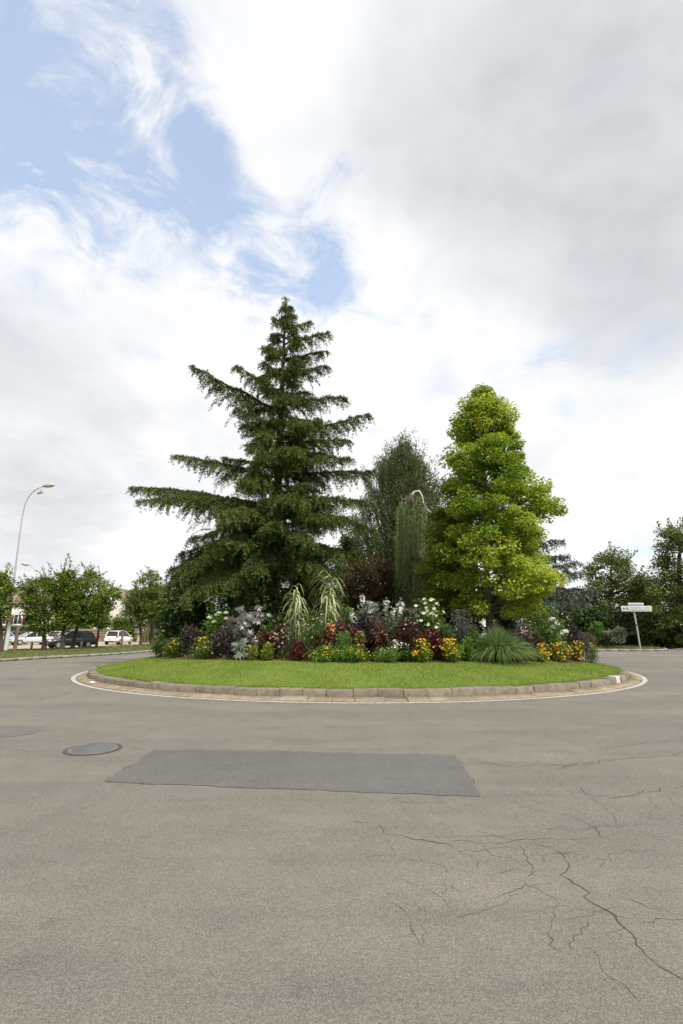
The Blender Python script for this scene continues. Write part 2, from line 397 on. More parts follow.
# cracks ----------------------------------------------------------
def crack(mb, pix, w0=.012, j=.055):
    w0 *= .5
    pts = [gnd(*q)[:2] for q in pix]; P = [np.array(pts[0])]
    for a, b in zip(pts[:-1], pts[1:]):
        n = max(3, int(np.linalg.norm(b - a) / .035))
        off = np.cumsum(rng.normal(size=n)) * j * .35; off -= np.linspace(0, off[-1], n)
        d = unit(b - a); nn = np.array([-d[1], d[0]])
        for i in range(1, n): P.append(a + (b - a) * i / (n - 1) + nn * off[i])
    P = np.array(P); t = unit(np.gradient(P, axis=0)); nn = np.column_stack([-t[:, 1], t[:, 0]])
    w = w0 * (.2 + 1.2 * np.convolve(rng.random(len(P)) ** 2.2 * 1.6, [.25, .5, .25], 'same')) * np.sin(np.linspace(.25, math.pi - .15, len(P))) ** .5
    A = np.column_stack([P + nn * w[:, None] / 2, np.full(len(P), .003)]); B = np.column_stack([P - nn * w[:, None] / 2, np.full(len(P), .003)])
    k = len(P); mb.add(np.vstack([A, B]), [[i, i + 1, k + i + 1, k + i] for i in range(k - 1)])
mb = MB()
for pix, w in [
    ([(558, 852), (566, 872), (590, 893), (604, 909), (618, 922), (636, 940), (660, 967), (690, 984)], .017),
    ([(380, 826), (388, 835), (415, 840), (450, 845), (470, 855), (478, 869)], .013),
    ([(450, 842), (500, 843), (548, 839), (600, 838)], .008),
    ([(572, 785), (590, 795), (607, 812), (620, 833)], .013), ([(573, 815), (590, 826), (604, 838), (620, 834)], .010),
    ([(600, 800), (640, 795), (683, 786), (720, 780)], .016), ([(560, 790), (590, 797), (640, 797)], .009),
    ([(530, 856), (562, 852), (600, 855), (650, 850), (700, 853)], .007),
    ([(520, 843), (526, 860), (528, 876)], .008), ([(556, 905), (552, 925), (549, 945), (560, 952)], .009),
    ([(580, 945), (600, 965), (625, 985), (640, 1003)], .009), ([(640, 925), (665, 919), (700, 921)], .008),
    ([(380, 800), (402, 798), (404, 808), (398, 814)], .008), ([(340, 822), (380, 826)], .006),
    ([(455, 758), (520, 766), (600, 760), (683, 752), (730, 749)], .020), ([(480, 770), (560, 770), (640, 757)], .012),
    ([(590, 752), (640, 744), (700, 740)], .014), ([(600, 690), (640, 699), (700, 694)], .022), ([(365, 858), (400, 856), (444, 866)], .006),
    ([(160, 733), (200, 736), (270, 738), (340, 742)], .014), ([(130, 748), (145, 751)], .02),
    ([(0, 748), (30, 752), (50, 751)], .016), ([(445, 880), (447, 905), (452, 915)], .006), ([(690, 735), (660, 741), (600, 748)], .01),
]: crack(mb, pix, w)
for _ in range(46):                                          # hairlines, mostly on the right half
    x, y = rng.uniform(360, 690), rng.uniform(752, 930)
    q = [(x, y)]; dx, dy = rng.normal() * 18, rng.normal() * 7
    for _k in range(rng.integers(2, 5)): q.append((q[-1][0] + dx + rng.normal() * 8, q[-1][1] + dy + rng.normal() * 5))
    crack(mb, q, .0045 + .003 * rng.random(), .06)
crack(mb, [(104, 782), (300, 788), (480, 797)], .022, .03); crack(mb, [(480, 797), (467, 775), (455, 755)], .02, .03); crack(mb, [(155, 750), (300, 752), (455, 755)], .016, .03); crack(mb, [(104, 782), (130, 766), (155, 750)], .018, .03)
for _ in range(12):
    x, y = rng.uniform(0, 340), rng.uniform(715, 830)
    q = [(x, y)]
    for _k in range(3): q.append((q[-1][0] + rng.normal() * 22, q[-1][1] + rng.normal() * 3))
    crack(mb, q, .006)
ck = mb.build('road_crack', M['crack'], road); ck['kind'] = 'stuff'

# oil stains and pale grit are in the road; circulating line ------
def ring(mb, r0, r1, z0, z1, a0=0, a1=2 * math.pi, n=180, tint=.5, mi=0):
    th = np.linspace(a0, a1, n + 1)
    A = np.column_stack([CX + r0 * np.cos(th), CY + r0 * np.sin(th), np.full(n + 1, z0)])
    B = np.column_stack([CX + r1 * np.cos(th), CY + r1 * np.sin(th), np.full(n + 1, z1)])
    mb.add(np.vstack([A, B]), [[i, n + 1 + i, n + 2 + i, i + 1] for i in range(n)], tint, mi)
mb = MB(); ring(mb, R_GUT + .03, R_LINE + .03, .004, .004, n=260)
struct(mb.build('road_line', M['paint']), 'thin worn white line circling the roundabout kerb', 'road marking')
mb = MB()
for a, b in [((650, 655.2), (720, 656.2)), ((584, 652.6), (640, 653.4))]:
    p, q = gnd(*a)[:2], gnd(*b)[:2]; d = unit(q - p); nn = np.array([-d[1], d[0]]) * .13
    polygon(mb, [p - nn, q - nn, q + nn, p + nn], .004)
struct(mb.build('road_line', M['paint']), 'straight white edge line on the far right road', 'road marking')

# gutter and kerb: separate stones laid along the arc --------------
def arc_stone(mb, a0, a1, r0, r1, zb, zi, zo, jit=.006, tint=.5, mi=0, n=4, cham=.02):
    th = np.linspace(a0, a1, n + 1); dr = rng.normal() * jit; dz = rng.normal() * jit
    V = []
    for a in th:
        c, s = math.cos(a), math.sin(a)
        for r, z in ((r1 + dr, zb), (r1 + dr, zo - cham + dz), (r1 + dr - cham, zo + dz), (r0 + .01, zi + dz), (r0, zi - .02 + dz), (r0, zb)):
            V.append((CX + r * c, CY + r * s, z))
    m = 6; F = [[i * m + j, (i + 1) * m + j, (i + 1) * m + (j + 1) % m, i * m + (j + 1) % m] for i in range(n) for j in range(m - 1)]
    mb.add(V, F, tint, mi); mb.add(V[:m], [list(range(m))], tint, mi); mb.add(V[-m:], [list(range(m))[::-1]], tint, mi)
mb = MB(); ring(mb, R_IN - .05, R_GUT + .02, .05, .006, n=200); mb.build('kerb_bedding', M['joint']) 
kb = COL.objects['kerb_bedding']; struct(kb, 'dark dirt filling the joints under the kerb stones', 'kerb bedding')
mk, mg = MB(), MB()
a = 0.0; white_done = False
wang = math.atan2(gnd(598, 683)[1] - CY, gnd(598, 683)[0] - CX) % (2 * math.pi)
while a < 2 * math.pi - .02:
    la = (.54 + rng.random() * .10) / R_KERB; e = min(a + la, 2 * math.pi); g = .006 / R_KERB
    if not white_done and e > wang:
        e = a + .42 / R_KERB; arc_stone(mk, a + g, e - g, R_IN, R_KERB, .0, .258, .25, .004, .9, 1); white_done = True
    else: arc_stone(mk, a + g, e - g, R_IN, R_KERB, .0, .24, .228, .012, rng.random())
    a = e
a = 0.01
while a < 2 * math.pi - .02:
    la = (.52 + rng.random() * .22) / R_GUT; e = min(a + la, 2 * math.pi); g = .007 / R_GUT
    arc_stone(mg, a + g, e - g, R_KERB + .006, R_GUT,   .0, .075 + rng.normal() * .006, .016 + abs(rng.normal()) * .006, .006, rng.random(), 0, 4, .008); a = e
struct(mk.build('roundabout_kerb', [M['kerb'], M['whitestone']]), 'ring of worn brown kerb stones round the island lawn', 'kerb')
struct(mg.build('gutter', M['gutter']), 'sloping tan gutter stones at the foot of the kerb', 'gutter')

# lawn and bed ----------------------------------------------------
mb = MB(); nr, na = 30, 160
V = []; F = []
for i in range(nr + 1):
    r = (R_IN + .02) * (1 - i / nr)
    for j in range(na):
        a = 2 * math.pi * j / na; x, y = CX + r * math.cos(a), CY + r * math.sin(a); V.append((x, y, float(isl_z(x, y))))
for i in range(nr):
    for j in range(na): F.append([i * na + j, i * na + (j + 1) % na, (i + 1) * na + (j + 1) % na, (i + 1) * na + j])
mb.add(V, F); struct(mb.build('lawn', M['lawn'], smooth=True), 'mounded lawn on the roundabout island', 'lawn')
mb = MB(); V = []; F = []; nr, na = 16, 120
edge = 1 + .02 * np.sin(np.arange(na) * 2 * math.pi / na * 7) + .012 * np.sin(np.arange(na) * 2 * math.pi / na * 17 + 1)
for i in range(nr + 1):
    k = 1 - i / nr
    for j in range(na):
        a = 2 * math.pi * j / na; x, y = BED[0] + BED[2] * k * edge[j] * math.cos(a), BED[1] + BED[3] * k * edge[j] * math.sin(a)
        V.append((x, y, float(isl_z(x, y)) + (.03 + rng.normal() * .012 if i else -.01)))
for i in range(nr):
    for j in range(na): F.append([i * na + j, i * na + (j + 1) % na, (i + 1) * na + (j + 1) % na, (i + 1) * na + j])
mb.add(V, F); struct(mb.build('flower_bed', M['soil'], smooth=True), 'brown earth bed under the shrubs and flowers', 'flower bed')
def grass(name, pts, h, w, material, label, lean=.5):
    mb = MB(); n = len(pts); D = rsphere(n) * lean + np.array([0, 0, 1.0])
    blades(mb, pts - np.array([0, 0, .01]), D, h * (.6 + rng.random(n) * .8), w, np.clip(.45 + rng.normal(size=n) * .22, 0, 1), pos=.2)
    return stuff(mb.build(name, material), label, 'grass')
n = 330000
a = rng.random(n) * 2 * math.pi; r = R_IN * np.sqrt(rng.random(n)); x = CX + r * np.cos(a); y = CY + r * np.sin(a)
k = (bed_k(x, y) > .985 + rng.normal(size=n) * .012) & (y < CY + 5) & (rng.random(n) < np.clip(1.3 - (y - 12) / 16, .25, 1))
x, y = x[k], y[k]
a = rng.random(26000) * 2 * math.pi; r = R_IN - .10 + .13 * rng.random(26000); x = np.r_[x, CX + r * np.cos(a)]; y = np.r_[y, CY + r * np.sin(a)]
cl = np.sin(x * 2.1 + np.sin(y * 1.7) * 2) * np.sin(y * 2.6 + np.cos(x * 1.3) * 2)
grass('lawn_grass', np.column_stack([x, y, isl_z(x, y)]), .05 + .012 * cl[:, None][:, 0], .013, M['grass'], 'short bright green lawn grass inside the kerb ring')

# ---------------------------------------------------------------- verges
def verge(name, label, line, back, z=.14, kerbw=.22):
    line = np.asarray(line, float); back = np.asarray(back, float)
    mb = MB(); polygon(mb, np.vstack([line, back[::-1]]), z - .02)
    o = struct(mb.build(name, M['field']), label, 'verge')
    # stones
    d = np.concatenate([[0], np.cumsum(np.linalg.norm(np.diff(line, axis=0), axis=1))])
    ks = MB(); s = 0.0
    while s < d[-1]:
        e = min(s + 1.0, d[-1]); p = np.array([np.interp(s + .01, d, line[:, i]) for i in (0, 1)]); q = np.array([np.interp(e - .01, d, line[:, i]) for i in (0, 1)])
        dd = q - p; box(ks, (*((p + q) / 2), z / 2 + .005 + rng.normal() * .004), (np.linalg.norm(dd), kerbw, z + .01), math.atan2(dd[1], dd[0]), rng.random(), int(name == 'left_verge' and 9 < s < 12)); s = e
    struct(ks.build('verge_kerb', [M['verge_kerb'], M['redstone']]), label.split(' with ')[0].replace('grass strip', 'low stone kerb edging the grass strip'), 'kerb')
lk = [(-24, 12), (-20.6, 20), (-18.7, 26), (-18.2, 28.5), (-17.6, 30.8), (-16.5, 33), (-15.6, 36), (-15.0, 39.5), (-15.2, 44), (-16.5, 50), (-17, 60)]
lb = [(-42, 12), (-38, 25), (-32, 36), (-28.0, 42), (-25.4, 44.5), (-24.2, 48.0), (-23.2, 53), (-22, 58), (-21.5, 62)]
verge('left_verge', 'grass strip between the left road and the parking lot', lk, lb)
rk = [(10, 44.5), (14, 42.9), (20, 42.5), (26.3, 42.7), (27.2, 43.3), (28, 45)]
rb = [(9, 60), (15, 75), (22, 75), (30, 75), (38, 70), (40, 62)]
verge('right_verge', 'grass strip under the right road sign', rk, rb)
mb = MB(); polygon(mb, [(-80, 30), (-43, 12), *[tuple(p) for p in np.array(lb)[1:] + np.array([.1, 0])], (-22, 95), (-80, 95)], .03)
struct(mb.build('parking_lot', M['lot']), 'pale gravel parking lot behind the young trees', 'parking lot')
mb = MB(); polygon(mb, [(28.6, 45), (30.5, 43.6), (45, 40), (60, 44), (60, 58), (40, 58), (36, 52)], .06)
struct(mb.build('footpath', M['lot']), 'pale footpath edge beyond the right sign', 'path')

def scatter_poly(poly, n):
    poly = np.asarray(poly); lo, hi = poly.min(0), poly.max(0); P = lo + rng.random((n, 2)) * (hi - lo)
    ins = np.zeros(n, bool); j = len(poly) - 1
    for i in range(len(poly)):
        c = ((poly[i, 1] > P[:, 1]) != (poly[j, 1] > P[:, 1])) & (P[:, 0] < (poly[j, 0] - poly[i, 0]) * (P[:, 1] - poly[i, 1]) / (poly[j, 1] - poly[i, 1] + 1e-9) + poly[i, 0])
        ins ^= c; j = i
    return P[ins]
p = scatter_poly(np.vstack([np.array(lk)[1:] + [-.25, 0], np.array(lb)[1:][::-1]]), 90000)
grass('verge_grass', np.column_stack([p, np.full(len(p), .12)]), .11, .03, M['roughgrass'], 'rough green grass on the left verge by the young trees', .7)
p = scatter_poly(np.vstack([np.array(rk) + [0, .3], [(34, 58), (10, 58)]]), 60000)
hh = .10 + .14 * (np.sin(p[:, 0] * 1.7) * np.sin(p[:, 1] * 2.3 + p[:, 0]) > .2) * rng.random(len(p))
grass('weeds', np.column_stack([p, np.full(len(p), .12)]), hh, .035, M['roughgrass'], 'dry weedy grass around the foot of the right sign', .8)
p = np.column_stack([-60 + rng.random(5000) * 38, 20 + rng.random(5000) * 25])

import zlib
def seeded(fn):                                   # every plant keeps its own random shape
    def run(name, label, *a, **k):
        global rng
        keep = rng; rng = np.random.default_rng(zlib.crc32(label.encode()) + 3)
        try: return fn(name, label, *a, **k)
        finally: rng = keep
    return run
# ---------------------------------------------------------------- trees
def px_profile(trunk_px, Y, table, zg):
    """outline read off the photo at this tree's own distance -> heights and left/right radii in metres"""
    X0 = at(trunk_px, 632, Y)[0]; rows = []
    for (y, xl, xr) in table:
        rows.append((at((xl + xr) / 2, y, Y)[2] - zg, X0 - at(xl, y, Y)[0], at(xr, y, Y)[0] - X0))
    rows.sort(); a = np.array(rows); return X0, a
def gcl(Z, a, az, depth=1.0):
    l = np.interp(Z, a[:, 0], a[:, 1]); r = np.interp(Z, a[:, 0], a[:, 2]); c = np.cos(az)
    mean = np.maximum((l + r) / 2 * depth, .2)
    ctr = (r - l) / 2
    return ctr, (l + r) / 2, mean
def limb(mb, p0, p1, r0, r1, bow=.1, n=6, sides=6):
    d = np.linalg.norm(p1 - p0); c = (p0 + p1) / 2 + rsphere(1)[0] * d * bow + np.array([0, 0, -d * .08])
    tube(mb, bez(p0, c, p1, n), np.linspace(r0, r1, n), sides)

@seeded
def broadleaf(name, label, cat, trunk_px, Y, table, zg, leaf, Lf, Wf, barkm, nclump=140, cr=.55, per=160, tr=.16, inner=.45, depth=1.0,
              droop=.35, flat=.65, shoots=0, shootL=1.2, group=None, tbias=None, limbs=40, crown_gap=0.0, upright=False, trunk_top=.86, lowtrunk=True):
    X0, a = px_profile(trunk_px, Y, table, zg); Z0, Z1 = a[0, 0], a[-1, 0]
    t = thing(name, label, cat, (X0, Y, zg), 0, group)
    cs = []
    while len(cs) < nclump:
        z = Z0 + (Z1 - Z0) * rng.random(); ctr, rx, ry = gcl(z, a, 0, depth)
        if rng.random() > (rx / a[:, 1:].mean(1).max()) ** 1.3 + .08: continue
        th = rng.random() * 2 * math.pi; u = inner + (1 - inner) * rng.random() ** .7
        rx2 = max(rx - cr * .75, .05); ry2 = max(ry - cr * .6, .05)
        cs.append((ctr + rx2 * u * math.cos(th), ry2 * u * math.sin(th), z - cr * .2 * (z > Z1 - cr)))
    cs = np.array(cs); tw = MB()
    zt = Z0 + (Z1 - Z0) * trunk_top; n = 9
    topc = gcl(zt, a, 0)[0]
    s = np.linspace(0, 1, n); tp = np.column_stack([topc * s ** 1.5 + rng.normal(size=n) * .03 * tr / .15 * (s > .05), rng.normal(size=n) * .03 * (s > .05), s * zt])
    tube(tw, tp, tr * (1.25 - s) ** .9 * (1 + .35 * np.exp(-s * 18)) + .012, 9)
    for c in cs[rng.permutation(len(cs))[:limbs]]:
        rad = math.hypot(c[0], c[1]); za = max(min(c[2] - rad * (.75 if upright else .35) - .2, zt), min(Z0 * .9 + .2, zt))
        k = za / zt; p0 = np.array([topc * k ** 1.5, 0, za]); limb(tw, p0, c, tr * (.5 - .32 * k), .012 + tr * .03, .12)
    crown = MB(); leafN = []
    m = per; nc = len(cs); sc = cr * (.65 + rng.random(nc) * .7)
    d = rsphere(nc * m); u = rng.random(nc * m) ** .42
    C = np.repeat(cs, m, 0); S = np.repeat(sc, m)[:, None]
    P = C + d * S * u[:, None] * np.array([1, 1, flat])
    keep = rng.random(len(P)) < .9
    out = unit(np.column_stack([P[:, 0] - topc * .5, P[:, 1], np.zeros(len(P))]))
    D = d * .8 + out * .5 + rsphere(len(P)) * .6 + np.array([0, 0, -droop])
    tc = np.repeat(rng.normal(size=nc) * .13, m)
    if tbias is not None: tc = tc + tbias(P, X0, Y, zg)
    T = np.clip(.42 + tc + rng.normal(size=len(P)) * .14, 0, 1)
    sz = .65 + rng.random(len(P)) * .7
    P, D, T, sz = P[keep], D[keep], T[keep], sz[keep]
    P[:, 2] = np.maximum(P[:, 2], .15)
    blades(crown, P, D, Lf * sz, Wf * sz, T, np.array([0, 0, 1.0]))
    for _ in range(shoots):                                  # young shoots standing out of the outline
        c = cs[rng.integers(nc)]; dirv = unit(np.array([c[0] * .35, c[1] * .35, 1.2]) + rng.normal(size=3) * .45)
        if c[2] < Z0 + (Z1 - Z0) * .35: continue
        ln = shootL * (.5 + rng.random()); e = c + dirv * ln
        tube(tw, bez(c, (c + e) / 2 + rng.normal(size=3) * .08 * ln, e, 5), np.linspace(.018, .006, 5) * (1 + Y / 60), 4)
        k = int(26 * ln); s = rng.random(k) ** .8; pp = c + dirv * ln * s[:, None] + rng.normal(size=(k, 3)) * .06
        blades(crown, pp, rsphere(k) + dirv * .7, Lf * (.7 + rng.random(k) * .5), Wf, np.clip(.55 + rng.normal(size=k) * .15, 0, 1), np.array([0, 0, 1.0]))
    tw.build('trunk', barkm, t, True); crown.build('crown', leaf, t)
    return t

@seeded
def conifer(name, label, cat, X, Y, zg, H, branches, leaf, barkm, tr=.28, lean=(0, 0), tuft=1.35, Lf=.105, Wf=.028, dens=1.0):
    """branches: (attach height, tip vector (x,y,z) from the root, arch, hang) - boughs with side twigs and drooping sprays"""
    t = thing(name, label, cat, (X, Y, zg)); tw, cr = MB(), MB()
    n = 14; s = np.linspace(0, 1, n)
    ax = lambda z: np.array([lean[0] * (z / H), lean[1] * (z / H), z])
    tube(tw, [ax(z) for z in s * H * .985], tr * (1 - s) ** .85 * (1 + .3 * np.exp(-s * 20)) + .012, 10)
    PP, DD, TT = [], [], []
    def strand(p, d, ln, hang, tv):
        k = max(3, int(ln / .085)); ss = np.linspace(0, 1, k)[:, None]
        pts = p + d * ln * ss * (1 - .35 * hang * ss) + np.array([0, 0, -1.0]) * hang * ln * .75 * ss ** 1.4
        tang = unit(d * (1 - .5 * hang * ss) + np.array([0, 0, -1.0]) * hang * ss)
        m = int(round(7 * tuft * dens)); pr = np.repeat(pts, m, 0); tg = np.repeat(tang, m, 0)
        PP.append(pr + rng.normal(size=pr.shape) * .028); DD.append(tg * .9 + rsphere(len(pr)) * .8)
        TT.append(np.full(len(pr), tv) + np.repeat(ss[:, 0] * .28, m))
    for (h, tip, arch, hang) in branches:
        p0 = ax(h); p1 = np.asarray(tip, float); p1 = p0 + (p1 - p0) * .955; v = p1 - p0; ln = np.linalg.norm(v)
        c = p0 + v * .5 + np.array([0, 0, arch * ln]); k = max(5, int(ln / .3))
        pts = bez(p0, c, p1, k)
        pts[1:] += rng.normal(size=(k - 1, 3)) * .035
        tube(tw, pts, np.linspace(.028 * ln ** .5 + .02, .008, k), 5)
        tv = .30 + rng.normal() * .09
        hv = unit(np.array([v[0], v[1], 0.001])); sd = np.array([-hv[1], hv[0], 0])
        ns = int(ln / .16 * dens) + 3
        for i in range(ns):
            q = .10 + .9 * (i + rng.random()) / ns
            b = np.array([np.interp(q, np.linspace(0, 1, k), pts[:, j]) for j in range(3)])
            for side in (-1, 1):
                wl = (.31 * ln * (1 - q) ** .8 + .17) * (.55 + .7 * rng.random())
                wl = min(wl, 1.8)
                d = unit(hv * (.75 + .3 * rng.random()) + sd * side * (.35 + .85 * rng.random()) + np.array([0, 0, .12 + .15 * rng.normal()]))
                kk = max(2, int(wl / .26))
                strand(b, d, wl, .35 + .4 * hang, tv)
                for w in range(kk):
                    bb = b + d * wl * (w + .5) / kk + np.array([0, 0, -.75 * (.35 + .4 * hang) * wl * ((w + .5) / kk) ** 1.4])
                    strand(bb, unit(d * .5 + rng.normal(size=3) * .45 + np.array([0, 0, -.25])), (.18 + .40 * rng.random()) * (1 + hang * 1.2) * (1 - .6 * q), .55 + .4 * hang, tv)
    # leader
    for z in np.arange(H * .88, H, .10):
        for _ in range(2):
            d = unit(rng.normal(size=3) + np.array([0, 0, .6])); strand(ax(z), d, .16 + (H - z) * .16, .3, .45)
    P, D, T = np.concatenate(PP), np.concatenate(DD), np.concatenate(TT)
    k = len(P); P[:, 2] = np.maximum(P[:, 2], .08)
    blades(cr, P, D, Lf * (.6 + rng.random(k) * .7), Wf, np.clip(T + rng.normal(size=k) * .1, 0, 1), np.array([0, 0, .8]))
    tw.build('trunk', barkm, t, True); cr.build('crown', leaf, t)
    return t

# -- the big cedar
CYD = 23.0; CXD = float(at(272, 600, CYD)[0]); ZG = float(isl_z(CXD, CYD)); HC = float(at(286, 297, CYD)[2]) - ZG
lean = (float(at(286, 297, CYD)[0]) - CXD, 0)
br = []
def bpx(ya, tip, Yt, arch=.05, hang=.4):
    za = at(278, ya, CYD)[2] - ZG; p = at(tip[0], tip[1], Yt) - np.array([CXD, CYD, ZG]); br.append((za, p, arch, hang))
for ya, tip, dY, arch, hang in [
    (412, (189, 364), -.4, -.02, .45), (398, (234, 364), -1.2, .04, .4), (478, (170, 455), -.6, .05, .45), (510, (127, 486), -.3, .06, .45), (508, (133, 500), -1.9, .08, .5),
    (520, (221, 512), -4.6, .10, .5), (535, (205, 548), -3.8, .10, .9), (545, (180, 566), -2.2, .12, 1.5), (552, (160, 590), -1.4, .16, 1.9), (548, (170, 578), .8, .16, 1.9),
    (556, (178, 600), -3.0, .14, 1.6), (560, (200, 590), -3.6, .12, 1.4), (540, (196, 556), 1.2, .12, 1.5), (560, (228, 585), -4.0, .10, .9), (552, (250, 570), -4.6, .10, .7), (522, (187, 541), -1.0, .08, 1.3), (530, (176, 556), -.2, .1, 1.6), (538, (165, 572), .2, .13, 1.8), (556, (310, 578), -3.0, .06, .6), (550, (335, 572), 1.5, .08, .8), (556, (300, 585), 2.0, .08, .8),
    (420, (250, 455), -2.6, .08, .4), (470, (262, 452), -3.6, .06, .4), (440, (240, 425), -1.8, .05, .4), (490, (238, 482), -4.2, .08, .5),
    (330, (310, 322), 0, .02, .35), (345, (330, 331), -.4, .0, .4), (362, (327, 350), .6, .05, .4), (378, (329, 366), -.8, .06, .4),
    (352, (268, 358), -.4, .05, .35), (372, (258, 378), -.8, .05, .4), (405, (349, 398), -.8, .06, .45), (440, (373, 413), -.3, .0, .5), (450, (352, 440), -1.6, .08, .45),
    (465, (354, 458), -2.4, .06, .5), (478, (378, 472), -.5, .07, .55), (500, (372, 505), -2.2, .08, .55), (512, (378, 532), -1.0, .12, .6), (520, (350, 520), -4.0, .08, .5),
    (540, (340, 556), -3.6, .08, .6), (545, (362, 556), -1.2, .10, .7), (535, (310, 540), -4.8, .08, .5), (552, (322, 572), -4.0, .08, .6), (505, (300, 500), -4.6, .08, .45),
    (455, (300, 450), -3.4, .06, .4), (400, (290, 400), -2.4, .05, .4), (425, (310, 424), -2.6, .06, .4)]:
    bpx(ya, tip, CYD + dY, arch, hang)
lenz = lambda z: float(np.interp(z / HC, [0, .25, .45, .6, .75, .87, .95, 1], [4.4, 4.6, 3.6, 2.7, 1.75, .95, .4, .1]))
for i, z in enumerate(np.linspace(2.6, HC * .965, 64)):
    az = i * 2.399 + rng.normal() * .25; l = lenz(z) * (.62 + .38 * rng.random())
    if abs(math.cos(az)) > .8 and z < HC * .9: l *= .78          # open at the sides, where the photo shows gaps
    up = .28 if z > HC * .7 else (.10 if z > HC * .35 else -.02)
    br.append((z, ax0 := np.array([lean[0] * z / HC + l * math.cos(az), l * math.sin(az), z + l * up]), .05, .4))
conifer('cedar_tree', 'tall dark green cedar with long horizontal boughs on the island', 'tree', CXD, CYD, ZG, HC, br, M['cedar'], M['bark'], .30, lean)

# -- blue cedar behind the lime tree
BX, BY = float(at(524, 632, 30)[0]), 30.0; zb = .2; HB = float(at(520, 500, BY)[2]) - zb; br = []
for i, z in enumerate(np.linspace(.8, HB * .95, 44)):
    az = i * 2.399; l = (.3 + 2.5 * (1 - z / HB) ** .6) * (.6 + .4 * rng.random()); br.append((z, np.array([l * math.cos(az), l * math.sin(az), z + l * .12]), .06, .5))
for ya, tip in [(560, (571, 556)), (545, (565, 541)), (580, (585, 572)), (590, (598, 590)), (575, (580, 562)), (600, (590, 603))]:
    br.append((at(524, ya, BY)[2] - zb, at(tip[0], tip[1], BY - .6) - np.array([BX, BY, zb]), .03, .5))
conifer('blue_cedar', 'blue-grey cedar half hidden behind the lime green tree', 'tree', BX, BY, zb, HB, br, M['blue_cedar'], M['bark'], .2, (0, 0), .8, .17, .045, .7)

# -- lime green sweetgum and its bronze neighbour
def sg_bias(P, X0, Y, zg):
    b = np.zeros(len(P))
    for q, rad, amt in [((512, 578), 1.5, .26), ((535, 582), 1.2, .28), ((500, 410), 1.0, .18), ((555, 520), 1.2, .12), ((470, 590), 1.4, .10), ((480, 392), .8, .12)]:
        c = at(q[0], q[1], Y - .8) - np.array([X0, Y, zg]); d = np.linalg.norm((P - c) * np.array([1, .45, 1]), axis=1); b += amt * np.exp(-(d / rad) ** 2) + .022
    return b
zs = float(isl_z(6.5, 21.5))
broadleaf('lime_green_tree', 'tall lime green conical tree with layered leafy boughs', 'tree', 490, 21.5,
          [(390, 474, 488), (398, 463, 499), (410, 457, 508), (420, 453, 515), (440, 448, 524), (460, 442, 527), (480, 439, 540), (500, 436, 551), (515, 432, 563), (530, 427, 554), (547, 426, 536),
           (560, 428, 542), (575, 432, 560), (585, 436, 568), (598, 444, 550), (613, 452, 532)], zs, M['sweetgum'], .105, .08, M['greybark'],
          nclump=400, cr=.46, per=340, tr=.12, inner=.36, droop=.6, flat=.66, limbs=110, tbias=sg_bias, trunk_top=.94)
broadleaf('bronze_green_tree', 'smaller olive and bronze leaved tree against the left of the lime tree', 'tree', 465, 22.6,
          [(505, 432, 452), (525, 424, 470), (545, 419, 478), (565, 417, 482), (585, 420, 484), (600, 424, 482), (614, 438, 474)], float(isl_z(5.5, 22.6)), M['olive'], .11, .08, M['bark'],
          nclump=100, cr=.46, per=260, tr=.085, inner=.3, droop=.55, flat=.5, limbs=36, trunk_top=.9)
# -- dark upright willow-like tree: feathery upright shoots
@seeded
def feathery(name, label, trunk_px, Y, table, zg, leaf, barkm, nsh, ln0, Lf, Wf, lift=1.2, tr=.2):
    X0, a = px_profile(trunk_px, Y, table, zg); Z0, Z1 = a[0, 0], a[-1, 0]; t = thing(name, label, 'tree', (X0, Y, zg)); tw, cr = MB(), MB()
    ctr = gcl(Z1 * .8, a, 0)[0]; s = np.linspace(0, 1, 8)
    tube(tw, np.column_stack([ctr * s, 0 * s, s * Z1 * .85]), tr * (1.2 - s), 8)
    i = 0
    while i < nsh:
        z = Z0 + (Z1 - Z0) * rng.random(); c, rx, ry = gcl(z, a, 0); th = rng.random() * 6.283; u = rng.random() ** .45
        rx *= 1 + .16 * math.sin(z * 2.1 + th * 3); e = np.array([c + rx * u * math.cos(th), ry * u * math.sin(th), z + abs(rng.normal()) * .55 * (z > Z1 * .6) * (math.sin(th * 5 + c + u * 9) > .1)]); ln = ln0 * (.5 + .8 * rng.random())
        d = unit(np.array([math.cos(th) * .35, math.sin(th) * .35, lift]) + rng.normal(size=3) * .14); p = e - d * ln
        if p[2] < 0.1: p[2] = .1 + rng.random() * .4
        if i % 7 == 0: limb(tw, np.array([ctr * p[2] / Z1 * .6, 0, max(p[2] * .6, .3)]), p, .06, .02)
        if i % 8 == 0: tube(tw, [p, e], [.018, .006], 4)
        k = int(46 * ln); ss = rng.random(k)[:, None]; pts = p + (e - p) * ss + rng.normal(size=(k, 3)) * .09
        blades(cr, pts, d * 1.1 + rsphere(k) * .65, Lf * (.6 + rng.random(k) * .7), Wf, np.clip(.42 + rng.normal() * .13 + rng.normal(size=k) * .12, 0, 1)); i += 1
    tw.build('trunk', barkm, t, True); cr.build('crown', leaf, t); return t
feathery('willow_tree', 'dark feathery upright tree between the cedar and the weeping conifer', 394, 31,
         [(447, 396, 408), (456, 382, 424), (470, 368, 434), (490, 360, 442), (515, 352, 446), (545, 348, 446), (580, 345, 444), (615, 345, 440), (632, 350, 436)], .3, M['willow'], M['bark'], 2300, 1.5, .15, .045)
